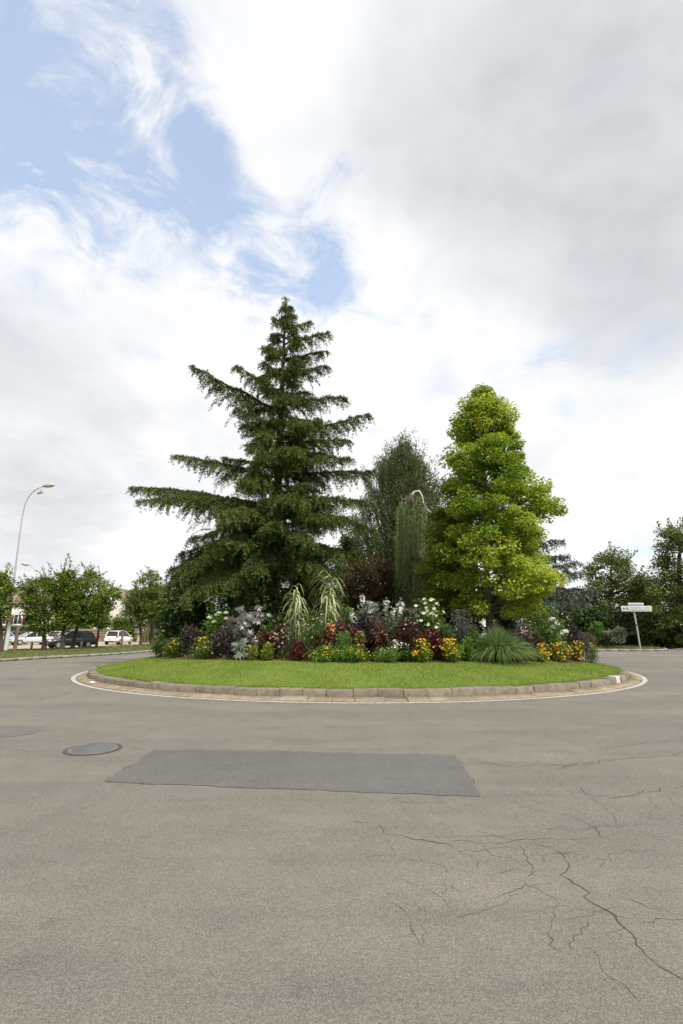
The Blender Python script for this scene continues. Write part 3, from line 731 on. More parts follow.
# -- weeping conifer: bare curved leader and two curtains of strands
def weeping():
    Y = 26.0; X0 = float(at(410, 632, Y)[0]); zg = float(isl_z(X0, Y)); t = thing('weeping_conifer', 'narrow weeping conifer with pale curtains and a bare curved leader', 'tree', (X0, Y, zg))
    tw, bl, cr = MB(), MB(), MB(); o = np.array([X0, Y, zg]); P = lambda x, y, d=0: at(x, y, Y + d) - o
    tube(tw, [P(411, 632), P(413, 590), P(412, 545), P(410, 515), P(411, 496), P(417, 491)], [.14, .12, .10, .08, .06, .045], 8)
    tube(bl, [P(411, 497), P(414, 492), P(419, 491), P(422, 496), P(423, 503), P(427, 509), P(431, 513), P(436, 516)], [.07, .065, .06, .055, .05, .04, .03, .015], 6)
    PP, DD, TT = [], [], []
    def curtain(x0, x1, ytop, ybot, n, dd):
        for _ in range(n):
            x = x0 + (x1 - x0) * rng.random(); d = rng.normal() * dd; e = 1 - ((x - (x0 + x1) / 2) / ((x1 - x0) / 2)) ** 2
            yt = ytop + (1 - e) * 14 * rng.random() + rng.random() * 8; yb = ybot - (1 - e) * 22 - rng.random() * 26
            a, b = P(x, yt, d), P(x + rng.normal() * 1.5, yb, d); k = int(np.linalg.norm(a - b) / .035)
            s = np.linspace(0, 1, k)[:, None]; pts = a + (b - a) * s; pts[:, 0] += np.sin(s[:, 0] * 3 + rng.random() * 6) * .04
            PP.append(pts + rng.normal(size=pts.shape) * .025); DD.append(np.array([0, 0, -1.0]) + rsphere(k) * .7); TT.append(np.full(k, .45 + rng.normal() * .17))
            if rng.random() < .5: tube(tw, [P(412, yt + 10), P((x + 412) / 2, yt - 2, d * .5), a], [.04, .03, .01], 4)
    curtain(400, 427, 494, 556, 130, .5); curtain(396, 432, 556, 640, 190, .6); curtain(403, 425, 510, 610, 50, .4); curtain(390, 436, 572, 640, 90, .8); curtain(396, 412, 500, 590, 30, .6)
    p = np.concatenate(PP); p[:, 2] = np.maximum(p[:, 2], .06)
    blades(cr, p, np.concatenate(DD), .12, .03, np.clip(np.concatenate(TT), 0, 1))
    tw.build('trunk', M['greybark'], t, True); bl.build('bare_leader', M['palebark'], t, True); cr.build('crown', M['weeping'], t)
weeping()
# -- shrubs under and behind the trees
broadleaf('bronze_shrub', 'large bronze-brown shrub in the shade right of the cedar', 'shrub', 372, 26.5,
          [(560, 356, 392), (572, 344, 404), (590, 336, 411), (610, 334, 412), (630, 336, 412), (640, 340, 410)], .7, M['smoke'], .13, .08, M['bark'], 150, .45, 150, .07, .3, 1, .3, .7, limbs=30)
broadleaf('green_shrub', 'fresh green small tree glimpsed behind the right cedar boughs', 'shrub', 349, 34,
          [(532, 342, 356), (548, 334, 364), (570, 330, 368), (600, 330, 368), (630, 332, 366)], .1, M['midgreen'], .2, .13, M['bark'], 90, .6, 110, .1, .3, limbs=20)
broadleaf('dark_green_shrub', 'dense dark green shrub under the left cedar boughs', 'shrub', 262, 21.4,
          [(588, 236, 288), (598, 222, 296), (612, 208, 300), (630, 204, 302), (648, 206, 300)], .75, M['hedge'], .16, .11, M['bark'], 150, .45, 130, .07, .3, limbs=25)
broadleaf('dark_evergreen_shrub', 'very dark evergreen shrub at the far left of the bed', 'shrub', 186, 22.0,
          [(588, 172, 206), (602, 160, 216), (620, 156, 222), (640, 156, 222), (648, 158, 220)], .6, M['hedge'], .16, .09, M['bark'], 110, .45, 130, .07, .3, limbs=20)
broadleaf('holly_bush', 'dark green bush behind the white flowers, left of the bronze tree', 'shrub', 440, 24.5,
          [(596, 428, 452), (606, 420, 462), (625, 418, 466), (640, 420, 464)], .75, M['hedge'], .15, .10, M['bark'], 60, .4, 120, .05, .3, limbs=15)
broadleaf('teal_bush', 'grey-green bush under the lime tree, behind the fountain grass', 'shrub', 520, 23.2,
          [(597, 508, 534), (608, 492, 548), (625, 488, 556), (642, 490, 556)], .72, M['midgreen'], .12, .07, M['bark'], 90, .35, 130, .05, .3, limbs=15)

broadleaf('holly_bush', 'dark bush between the two trunks of the lime and bronze trees', 'bush', 473, 24.2,
          [(608, 466, 479), (618, 460, 481), (640, 460, 481)], .8, M['hedge'], .13, .09, M['bark'], 40, .35, 120, .04, .3, limbs=10)
broadleaf('dark_green_shrub', 'dark green shrub filling the gap behind the two striped reeds', 'shrub', 312, 25.5,
          [(572, 298, 330), (585, 288, 338), (605, 284, 340), (640, 286, 340)], .8, M['hedge'], .15, .09, M['bark'], 100, .45, 130, .07, .3, limbs=18)
# -- young street trees along the left verge
yt = [
 ('young street tree at the left photo edge beside the leaning lamp pole', 4, 37.5, [(572, -8, 8), (585, -24, 16), (605, -28, 18), (622, -20, 14)], .10),
 ('young street tree with a broad crown, right of the lamp pole', 46, 40.5, [(574, 36, 54), (584, 24, 62), (600, 18, 66), (616, 22, 66), (632, 34, 60)], .13),
 ('young street tree with a tall thin leader above its crown', 64, 41.5, [(566, 63, 70), (574, 55, 78), (584, 50, 84), (600, 50, 86), (618, 54, 82), (626, 60, 76)], .12),
 ('young street tree with spreading open top, behind the dark car', 74, 43, [(571, 84, 94), (580, 74, 110), (594, 70, 122), (608, 72, 122), (622, 76, 104)], .12),
 ('young street tree, smallest and slimmest of the row', 98, 47, [(598, 96, 112), (608, 90, 116), (620, 90, 114), (628, 96, 108)], .08),
 ('young street tree with a low dark crown in front of the white car', 142, 53, [(590, 132, 148), (600, 122, 152), (614, 118, 154), (628, 122, 150)], .12),
 ('young street tree nearest the cedar, with a thick dark trunk', 153, 54, [(572, 146, 160), (584, 132, 166), (600, 126, 172), (616, 132, 172)], .17)]
for i, (lb_, px, Y, tab, tr) in enumerate(yt):
    broadleaf('street_tree', lb_, 'tree', px, Y, tab, .12, M['dark'] if i == 5 else M['young'], .17, .115, M['bark'],
              [66, 95, 80, 90, 40, 62, 100][i], .52, 110, tr, .25, 1, .35, .6, [14, 22, 22, 26, 4, 8, 22][i], 1.3, 'young street trees along the left verge', limbs=26, upright=True, trunk_top=.7)
# -- trees on the right and far behind
broadleaf('roadside_tree', 'loose leafy tree rising behind the white road sign', 'tree', 610, 56,
          [(548, 606, 620), (556, 594, 630), (570, 582, 642), (590, 574, 650), (615, 570, 652), (640, 572, 650)], .1, M['dark'], .22, .15, M['bark'], 170, .85, 170, .25, .3, 1, .3, .65, 40, 1.5, limbs=50)
broadleaf('roadside_tree', 'taller dark tree reaching in at the right photo edge', 'tree', 682, 48,
          [(520, 664, 690), (532, 656, 700), (552, 656, 715), (575, 648, 725), (600, 642, 730), (640, 642, 730)], .1, M['dark'], .20, .14, M['bark'], 190, .8, 180, .3, .3, 1, .3, .65, 60, 1.7, limbs=60)
broadleaf('roadside_tree', 'dark rounded tree between the loose tree and the right edge', 'tree', 646, 60,
          [(582, 640, 656), (592, 630, 664), (610, 626, 668), (640, 626, 668)], .1, M['dark'], .30, .2, M['bark'], 120, .9, 120, .2, .3, limbs=20)
for lb_, px, Y, tab, mm in [
    ('dark bush at the left foot of the loose roadside tree', 588, 53, [(606, 578, 598), (618, 570, 606), (642, 570, 606)], 'hedge'),
    ('dark spreading bush right behind the sign post', 655, 50, [(614, 640, 672), (626, 630, 684), (644, 630, 690)], 'hedge'),
    ('dark low bush behind the sign between two trees', 622, 52, [(612, 610, 634), (625, 604, 642), (644, 604, 642)], 'hedge')]:
    broadleaf('roadside_bush', lb_, 'shrub', px, Y, tab, .1, M[mm], .26, .16, M['bark'], 80, .7, 120, .08, .2, limbs=10, group='bushes behind the road sign')
for lb_, px, Y, tab, mm in [
    ('bright green upright plant at the left end of the sign verge', 597, 46, [(622, 594, 601), (634, 590, 605), (644, 590, 606)], 'bright'),
    ('pinkish plumed low shrub on the sign verge', 585, 46, [(634, 581, 592), (641, 578, 596), (646, 578, 596)], 'straw'),
    ('olive mounded shrub with dry plumes left of the sign post', 613, 45.5, [(626, 606, 621), (635, 600, 627), (645, 600, 628)], 'greyleaf')]:
    broadleaf('verge_plant', lb_, 'shrub', px, Y, tab, .12, M[mm], .2, .09, M['bark'], 36, .35, 120, .03, .2, limbs=8)
for i, (lb_, px, Y, w, top) in enumerate([
    ('distant tree far behind the cedar, left of its trunk', 235, 95, 60, 598), ('distant tree behind the bronze shrub', 330, 100, 60, 590), ('distant tree behind the weeping conifer', 430, 90, 60, 585),
    ('distant tree behind the lime green tree', 500, 85, 60, 592), ('distant tree behind the blue cedar', 560, 90, 60, 588), ('distant tree beyond the far left verge', 172, 100, 50, 600),
    ('distant tree beyond the right photo edge road', 700, 80, 60, 570)]):
    broadleaf('distant_tree', lb_, 'tree', px, Y, [(top, px - 8, px + 8), (top + 10, px - w * .35, px + w * .35), (top + 25, px - w / 2, px + w / 2), (640, px - w / 2, px + w / 2)], 0, M['dark'], .5, .35, M['bark'], 90, 1.5, 90, .3, .2, limbs=10)

# ---------------------------------------------------------------- planting of the bed
def bedpos(px, k):
    """where the sight line through px meets the bed ellipse shrunk by k (front side)"""
    r = ray(px, 640); d = r[:2] / r[1]; kk = k
    for _ in range(60):
        A = (d[0] / (BED[2] * kk)) ** 2 + (1 / (BED[3] * kk)) ** 2
        B = -2 * (d[0] * BED[0] / (BED[2] * kk) ** 2 + BED[1] / (BED[3] * kk) ** 2)
        C = (BED[0] / (BED[2] * kk)) ** 2 + (BED[1] / (BED[3] * kk)) ** 2 - 1
        D = B * B - 4 * A * C
        if D >= 0: break
        kk += .02
    t = (-B - math.sqrt(max(D, 0))) / (2 * A); x, y = d * t
    return x, y, float(isl_z(x, y))
def frame(px, k, w, top):
    x, y, z = bedpos(px, k); h = float(at(px, top, y)[2]) - z; r = w / 2 * (y * .973) / FPX
    return np.array([x, y, z + .02]), max(h, .15), r
def flowers(parent, name, P, D, size, m, petals=5):
    mb = MB(); n = len(P); D = unit(D)
    a = unit(np.cross(D, rsphere(n))); b = np.cross(D, a); T = np.clip(.5 + rng.normal(size=n) * .25, 0, 1)
    for i in range(petals):
        th = 2 * math.pi * i / petals; ax = a * math.cos(th) + b * math.sin(th) + D * .25
        blades(mb, P, ax, size / 2 * 1.05, size * .42, T, D * 2, pos=.6)
    return mb.build(name, m, parent)
@seeded
def dome(name, label, cat, px, k, w, top, leaf, Lf, Wf, n, fl=None, fsize=.05, fn=0, fzone=.3, up=.5, fname='blossoms', group=None, deep=1.0, stems=True, droop=0.0):
    o, h, r = frame(px, k, w, top); t = thing(name, label, cat, o, 0, group)
    nb = max(5, int(n / 150)); mbs = MB()                      # stems carry lumps of leaves, so the outline is uneven
    th = rng.random(nb) * 6.283; q = np.sqrt(rng.random(nb)) * .85; hh = h * (.5 + .5 * rng.random(nb)) * np.sqrt(np.maximum(1 - (q * .85) ** 2.2, .1)); hh[:2] = h * .97; q[:2] *= .35
    tips = np.column_stack([r * q * np.cos(th), r * deep * q * np.sin(th), hh])
    if stems:
        for e in tips: tube(mbs, bez(np.array([e[0] * .25, e[1] * .25, -.03]), np.array([e[0] * .6, e[1] * .6, e[2] * .6]), e * .97, 4), [.012, .01, .008, .005], 4)
        mbs.build('stems', M['stem'], t)
    i = rng.integers(nb, size=n); s = rng.random(n) ** .55
    base = tips[i] * np.column_stack([.45 + .55 * s, .45 + .55 * s, .06 + .94 * s])
    P = base + rng.normal(size=(n, 3)) * np.array([r * .23, r * .23 * deep, h * .11])
    P[:, 2] = np.clip(P[:, 2], .02, h * 1.03)
    D = unit(np.column_stack([P[:, 0], P[:, 1], np.zeros(n)])) * .7 + rsphere(n) * .7 + np.array([0, 0, up - droop])
    mb = MB(); tb = np.clip(.45 + np.take(rng.normal(size=nb) * .14, i) + rng.normal(size=n) * .15, 0, 1)
    sz = .6 + rng.random(n) * .8
    blades(mb, P, D, Lf * sz, Wf * sz, tb, np.array([0, 0, 1.0])); mb.build('foliage', leaf, t)
    if fl is not None:
        pool = rng.random(nb) < .65; pool[:2] = True; idx = np.where(pool)[0]; j = idx[rng.integers(len(idx), size=fn)]; s = 1 - rng.random(fn) ** 1.6 * fzone
        P = tips[j] * np.column_stack([.55 + .45 * s, .55 + .45 * s, s]) + rng.normal(size=(fn, 3)) * np.array([r * .2, r * .2 * deep, h * .10])
        P[:, 2] = np.clip(P[:, 2] + .03, .05, h * 1.06)
        flowers(t, fname, P, unit(P * np.array([.6, .6, 0])) * .4 + np.array([0, -.35, .7]) + rsphere(fn) * .35, fsize, fl)
    return t
# front edge --------------------------------------------------------------------------------------
dome('green_bush', 'rounded dense green bush at the left tip of the bed', 'bush', 163, .99, 22, 640, M['midgreen'], .07, .03, 2600, up=.6)
Gm = 'yellow flower clumps along the bed edge'
dome('marigold', 'yellow-flowered clump beside the round green bush', 'flowers', 176, .98, 22, 640, M['midgreen'], .07, .03, 1800, M['yellow'], 0.060, 97, 0.65, group=Gm)
dome('marigold', 'yellow-flowered clump between two dark purple plants', 'flowers', 204, .97, 30, 639, M['midgreen'], .07, .03, 2200, M['yellow'], 0.060, 127, 0.65, group=Gm)
dome('lime_coleus', 'small lime-leaved plant left of its lime twin', 'plant', 254, .97, 10, 648, M['lime'], .09, .06, 420)
dome('lime_coleus', 'larger lime-leaved plant in front of the bare earth', 'plant', 269, .96, 14, 645, M['lime'], .10, .07, 560)
dome('red_amaranth', 'low crimson plant right of the lime-leaved plants', 'plant', 299, .95, 20, 643, M['crimson'], .10, .05, 700, droop=.2)
dome('marigold', 'clump with small pale yellow flowers below the orange plant', 'flowers', 326, .985, 34, 647, M['bright'], .06, .03, 2200, M['yellow'], 0.043, 127, 0.65, group=Gm)
dome('marigold', 'dense yellow clump at the lowest point of the bed edge', 'flowers', 352, .99, 34, 647, M['bright'], .06, .03, 2300, M['yellow'], 0.051, 112, 0.70, group=Gm)
dome('marigold', 'pale green clump with few pale yellow flowers', 'flowers', 385, .985, 34, 649, M['bright'], .06, .03, 2200, M['paleyellow'], 0.043, 67, 0.65, group=Gm)
dome('marigold', 'bright golden flowered clump just right of a dark gap', 'flowers', 421, .985, 26, 641, M['bright'], .06, .03, 1900, M['golden'], 0.072, 157, 0.80, group=Gm)
dome('marigold', 'bright golden flowered clump left of the fountain grass', 'flowers', 450, .98, 28, 641, M['bright'], .06, .03, 1900, M['golden'], 0.072, 172, 0.75, group=Gm)
dome('marigold', 'golden flowers at the right foot of the fountain grass', 'flowers', 540, .985, 24, 645, M['midgreen'], .06, .03, 1400, M['golden'], 0.068, 112, 0.75, group=Gm)
dome('marigold', 'golden flower clump in the middle of the right end row', 'flowers', 559, .985, 24, 644, M['midgreen'], .06, .03, 1400, M['golden'], 0.072, 127, 0.75, group=Gm)
dome('marigold', 'golden flower clump below the dark purple plant', 'flowers', 576, .985, 20, 643, M['midgreen'], .06, .03, 1300, M['golden'], 0.072, 105, 0.75, group=Gm)
dome('marigold', 'greener clump with few yellow flowers at the right tip', 'flowers', 590, .955, 16, 645, M['midgreen'], .06, .03, 1200, M['yellow'], 0.060, 30, 0.65, group=Gm)
dome('white_daisy', 'low clump of small white flowers above the pale green clump', 'flowers', 397, .93, 26, 642, M['midgreen'], .07, .03, 900, M['white'], .07, 110, .4)
# middle ------------------------------------------------------------------------------------------
dome('purple_basil', 'dark purple plant between the two left yellow clumps', 'plant', 191, .93, 22, 627, M['purple'], .10, .06, 1300)
dome('purple_basil', 'wide dark purple plant below the silver-leaved castor plant', 'plant', 226, .93, 30, 629, M['purple'], .11, .07, 1800)
dome('hydrangea', 'green shrub with cream flower heads beside the purple plants', 'shrub', 217, .86, 34, 615, M['bright'], .12, .09, 1500)
def heads(parent_label, pts, k, size, m):
    o = [x for x in bpy.data.objects if x.get('label') == parent_label][0]
    for (px, py) in pts:
        y = o.location.y - .35; p = at(px, py, y) - np.array(o.location); n = 46; d = rsphere(n); d[:, 2] = np.abs(d[:, 2]) * .9 - .1
        flowers(o, 'blossoms', p + d * size * np.array([.5, .5, .4]), d, size * .42, m, 4)
heads('green shrub with cream flower heads beside the purple plants', [(209, 618), (217, 615), (219, 613), (226, 613), (226, 619), (214, 622)], .86, .17, M['greenwhite'])
# castor plants: star-shaped leaves
def castor_plain(label, px, k, w, top, m, nl, ls):
    o, h, r = frame(px, k, w, top); t = thing('castor_plant', label, 'plant', o, 0, 'castor plants in the left bed'); st, lf = MB(), MB()
    for i in range(3): tube(st, bez(np.array([0, 0, -.02]), np.array([(i - 1) * r * .2, 0, h * .5]), np.array([(i - 1) * r * .5, rng.normal() * .1, h * .85]), 6), np.linspace(.03, .015, 6), 6)
    for i in range(nl):
        th = rng.random() * 6.283; q = r * (.35 + .65 * rng.random()); z = h * (.25 + .72 * rng.random()); c = np.array([q * math.cos(th), q * math.sin(th) - .1, z])
        z0 = max(z - .25, .05); tube(st, [np.array([c[0] * .3, c[1] * .3, z0]), c], [.012, .007], 4)
        nrm = unit(np.array([c[0] * .5, c[1] * .5 - .5, .7]) + rng.normal(size=3) * .3); ax = unit(np.cross(nrm, rng.normal(size=3))); b = np.cross(nrm, ax); tv = np.clip(.5 + rng.normal() * .22, 0, 1); s = ls * (.6 + .6 * rng.random())
        ang = np.linspace(-2.5, 2.5, 8); D = np.array([ax * math.cos(g) + b * math.sin(g) - nrm * .25 for g in ang])
        blades(lf, np.repeat(c[None], 8, 0), D, s * (1 - .25 * np.abs(ang) / 2.5), s * .30, tv, np.repeat(nrm[None] * 4, 8, 0), pos=.5)
    st.build('stem', M['redbrown'], t); lf.build('leaves', m, t)
castor = lambda label, *a: seeded(lambda n_, l_, *q: castor_plain(l_, *q))('', label, *a)
castor('tall castor plant with silvery purple star-shaped leaves', 251, .88, 36, 606, M['castor'], 52, .24)
castor('small grey-green castor plant at the bare earth edge', 240, .955, 14, 640, M['greyleaf'], 10, .28)
castor('dark castor plant leaning left of the silvery one', 236, .86, 24, 614, M['purple'], 22, .36)
dome('pink_heuchera', 'dusty pink and beige airy plant below the left reed', 'plant', 281, .90, 22, 627, M['redbrown'], .10, .05, 650, M['pink'], .09, 50, .5)
dome('cosmos', 'feathery green bush with pale flower specks below the reeds', 'bush', 314, .90, 40, 612, M['midgreen'], .12, .018, 2800, M['greenwhite'], .06, 60, .5, up=.9)
dome('cosmos', 'small feathery bush with pink specks left of the bigger one', 'bush', 293, .86, 24, 618, M['greyleaf'], .12, .02, 1100, M['pink'], .07, 30, .4, up=.9)
dome('feathery_bush', 'fresh green feathery clump under the orange plant', 'bush', 345, .94, 24, 634, M['bright'], .10, .02, 1200, up=.8)
dome('orange_coleus', 'orange and red leaved plant right of the feathery bush', 'plant', 330, .91, 18, 627, M['redbrown'], .11, .06, 520, M['orange'], .12, 70, .6)
dome('magenta_flower', 'magenta flowers above the feathery green clump', 'flowers', 342, .88, 22, 624, M['purple'], .11, .06, 500, M['magenta'], .12, 60, .6)
dome('dark_dahlia', 'very dark purple plant among the white spire flowers', 'plant', 367, .86, 26, 616, M['purple'], .12, .08, 1000)
dome('orange_flower', 'small orange flowers between the magenta and dark red plants', 'flowers', 362, .95, 18, 634, M['midgreen'], .08, .04, 600, M['orange'], .08, 40, .5)
dome('amaranth', 'drooping dark red amaranth in the centre of the bed', 'plant', 379, .92, 20, 624, M['redbrown'], .17, .05, 900, M['crimson'], .10, 60, .9, droop=.9)
dome('copper_plant', 'brownish red plant right of the drooping amaranth', 'plant', 407, .90, 26, 622, M['redbrown'], .13, .07, 1200, M['pink'], .08, 30, .4)
dome('red_amaranth', 'crimson spiky clump above the golden flowers', 'plant', 431, .93, 26, 634, M['crimson'], .15, .05, 1000, M['pink'], .06, 20, .3, up=.7)
dome('snowberry', 'bushy plant covered in many greenish white flowers', 'bush', 432, .82, 44, 603, M['midgreen'], .12, .08, 2400, M['greenwhite'], .15, 190, .75)
def cleome_plain(label, px, k, top, nst):
    o, h, r = frame(px, k, 14, top); t = thing('cleome', label, 'flowers', o, 0, 'white spire flowers in the middle of the bed'); st, lf = MB(), MB()
    for i in range(nst):
        e = np.array([rng.normal() * .13, rng.normal() * .13, h * (1 - .14 * i)]); tube(st, bez(np.zeros(3), e * np.array([.3, .3, .5]), e, 5), np.linspace(.012, .007, 5), 5)
        n = 60; s = rng.random(n) * .8; P = e * s[:, None] + rng.normal(size=(n, 3)) * .04; blades(lf, P, rsphere(n) + np.array([0, 0, .2]), .14, .05, np.clip(.5 + rng.normal(size=n) * .2, 0, 1), np.array([0, 0, 1.]))
        n = 30; d = rsphere(n); flowers(t, 'blossoms', e + d * rng.random((n, 1)) ** .5 * np.array([.13, .13, .24]) - np.array([0, 0, .08]), d + np.array([0, 0, .3]), .085, M['white'], 4)
    st.build('stem', M['stem'], t); lf.build('leaves', M['midgreen'], t)
cleome = lambda label, *a: seeded(lambda n_, l_, *q: cleome_plain(l_, *q))('', label, *a)
cleome('tallest white spire flowers, right of the reeds', 365, .80, 598, 3); cleome('white spire flower above the dark purple plant', 353, .84, 613, 2)
cleome('white spire flower behind the drooping amaranth', 390, .80, 603, 2); cleome('white spire flower just left of the greenish white bush', 402, .80, 602, 2)
dome('green_filler', 'mid green leafy plant behind the white spire flowers', 'plant', 376, .74, 60, 606, M['greyleaf'], .16, .10, 2000)
dome('green_filler', 'mid green leafy plant behind the dark dahlia', 'plant', 345, .76, 34, 610, M['midgreen'], .15, .09, 1400)
dome('smoke_plant', 'purple-grey airy bush left of the fountain grass', 'bush', 463, .87, 32, 613, M['mauve'], .09, .035, 2400, up=.8)
dome('smoke_plant', 'dark bluish green airy bush hugging the fountain grass', 'bush', 474, .92, 22, 628, M['midgreen'], .10, .03, 1500, up=.8)
dome('smoke_plant', 'brownish pink airy bush right of the fountain grass', 'bush', 523, .90, 28, 622, M['mauve'], .09, .04, 1500, M['pink'], .06, 70, .6, up=.6)
dome('dark_filler', 'dark brown low plant behind the right golden flowers', 'plant', 536, .94, 24, 636, M['redbrown'], .09, .05, 800)
dome('white_plume_bush', 'leafy bush with white plumes at the right of the bed', 'bush', 544, .88, 44, 610, M['midgreen'], .11, .06, 2600)
heads('leafy bush with white plumes at the right of the bed', [(552, 620), (556, 624), (553, 628), (560, 634), (565, 632), (558, 637), (549, 632)], .88, .24, M['white'])
dome('bright_plant', 'bright green leafy plant in front of the white plumes', 'plant', 553, .95, 14, 634, M['bright'], .13, .08, 420)
dome('purple_basil', 'dark purple plant at the right end behind golden flowers', 'plant', 573, .92, 16, 628, M['purple'], .10, .06, 700)
dome('mauve_plant', 'grey mauve plant at the far right end of the bed', 'plant', 582, .93, 14, 633, M['mauve'], .09, .05, 500)
for lb_, px, k, w_, top, m_, Lf_, Wf_ in [
    ('leafy green filler between the castor and the pink airy plant', 267, .88, 22, 628, 'midgreen', .12, .07), ('leafy green filler right of the cream flower heads', 232, .80, 22, 612, 'hedge', .13, .08),
    ('bronze leafed filler left of the orange plant', 318, .93, 16, 636, 'redbrown', .11, .05), ('green filler between the red clump and the smoke plant', 446, .90, 18, 627, 'midgreen', .12, .05),
    ('dark filler in the gap left of the first golden clump', 404, .965, 14, 647, 'hedge', .10, .05), ('green filler right of the silver castor, in shade', 274, .82, 24, 618, 'hedge', .14, .08),
    ('grey-green filler behind the copper plant', 414, .84, 24, 612, 'greyleaf', .13, .06), ('olive filler under the white plume bush', 534, .91, 18, 629, 'midgreen', .11, .05),
    ('deep red filler beside the crimson spiky clump', 418, .95, 14, 640, 'crimson', .12, .05), ('dark red leafy filler behind the orange flowers', 354, .90, 18, 630, 'crimson', .12, .05),
    ('fresh green filler left of the fountain grass', 468, .96, 14, 640, 'bright', .12, .03), ('green leafy filler above the two lime plants', 262, .92, 16, 636, 'crimson', .11, .05)]:
    dome('filler_plant', lb_, 'plant', px, k, w_, top, M[m_], Lf_, Wf_, 800)
# fountain grass
o, h, r = frame(497, .955, 62, 624); t = thing('fountain_grass', 'big arching fountain grass clump at the bed edge', 'ornamental grass', o)
mb = MB(); n = 2600; th = rng.random(n) * 6.283; sp = rng.random(n) ** .7
V0 = np.column_stack([np.cos(th) * sp * .85, np.sin(th) * sp * .85, 1 - .25 * sp]); ln = h * (.9 + .5 * rng.random(n)) * (1 + .25 * sp)
ribbons(mb, np.column_stack([np.cos(th) * sp * .16, np.sin(th) * sp * .16, np.full(n, -.02)]), V0, .22 + .48 * sp, ln, .024, np.clip(.45 + rng.normal(size=n) * .2, 0, 1), 7)
mb.build('blades', M['fountain'], t)
# variegated reeds
def reed_plain(label, px, k, w, top, nst):
    o, h, r = frame(px, k, w, top); t = thing('striped_reed', label, 'ornamental grass', o, 0, 'cream striped reeds under the cedar'); st, lf = MB(), MB()
    for i in range(nst):
        b = np.array([rng.normal() * r * .22, rng.normal() * r * .2, 0]); e = b + np.array([rng.normal() * r * .35, rng.normal() * r * .3, h * (.72 + .26 * rng.random())])
        tube(st, bez(b, (b + e) / 2 + np.array([0, 0, .1]), e, 6), np.linspace(.018, .009, 6), 5)
        n = 24; s = .3 + .7 * np.linspace(0, 1, n); P = b + (e - b) * s[:, None]; th = rng.random() * 3 + np.arange(n) * math.pi + rng.normal(size=n) * .6
        V0 = np.column_stack([np.cos(th), np.sin(th), .9 + rng.random(n) * .6]); ribbons(lf, P, V0, .95 + .5 * rng.random(n), r * (.8 + .6 * rng.random(n)) + .22, .065, np.clip(.55 + rng.normal(size=n) * .22, 0, 1), 7)
    st.build('stem', M['stem'], t); lf.build('leaves', M['reed'], t)
reed = lambda label, *a: seeded(lambda n_, l_, *q: reed_plain(l_, *q))('', label, *a)
reed('shorter cream striped reed clump, left of its taller twin', 297, .82, 22, 584, 6); reed('taller cream striped reed clump with arching top', 327, .79, 28, 574, 6)

mb = MB(); n = 42000; th = rng.random(n) * 6.283; k = .62 + .345 * rng.random(n); x = BED[0] + BED[2] * k * np.cos(th); y = BED[1] + BED[3] * k * np.sin(th)
q = (np.sin(x * 3.1 + np.sin(y * 2.3) * 1.5) * np.sin(y * 3.7 + x) > -.25) & (y < 27); x, y, k = x[q], y[q], k[q]; n = len(x)
hh = (.10 + .34 * np.clip((.965 - k) / .12, 0, 1)) * (.65 + .35 * np.sin(x * 5 + y * 3))
P = np.column_stack([x, y, isl_z(x, y) + .02 + hh * rng.random(n) ** .6])
blades(mb, P, rsphere(n) * .8 + np.array([0, -.1, .7]), .10 * (.6 + .8 * rng.random(n)), .05, np.clip(.5 + .3 * np.sin(x * 2.3 + 1.7 * y) + rng.normal(size=n) * .15, 0, 1), np.array([0, 0, 1.]))
stuff(mb.build('ground_cover', M['midgreen']), 'low mixed green leaves filling the gaps between the bed plants', 'ground cover')
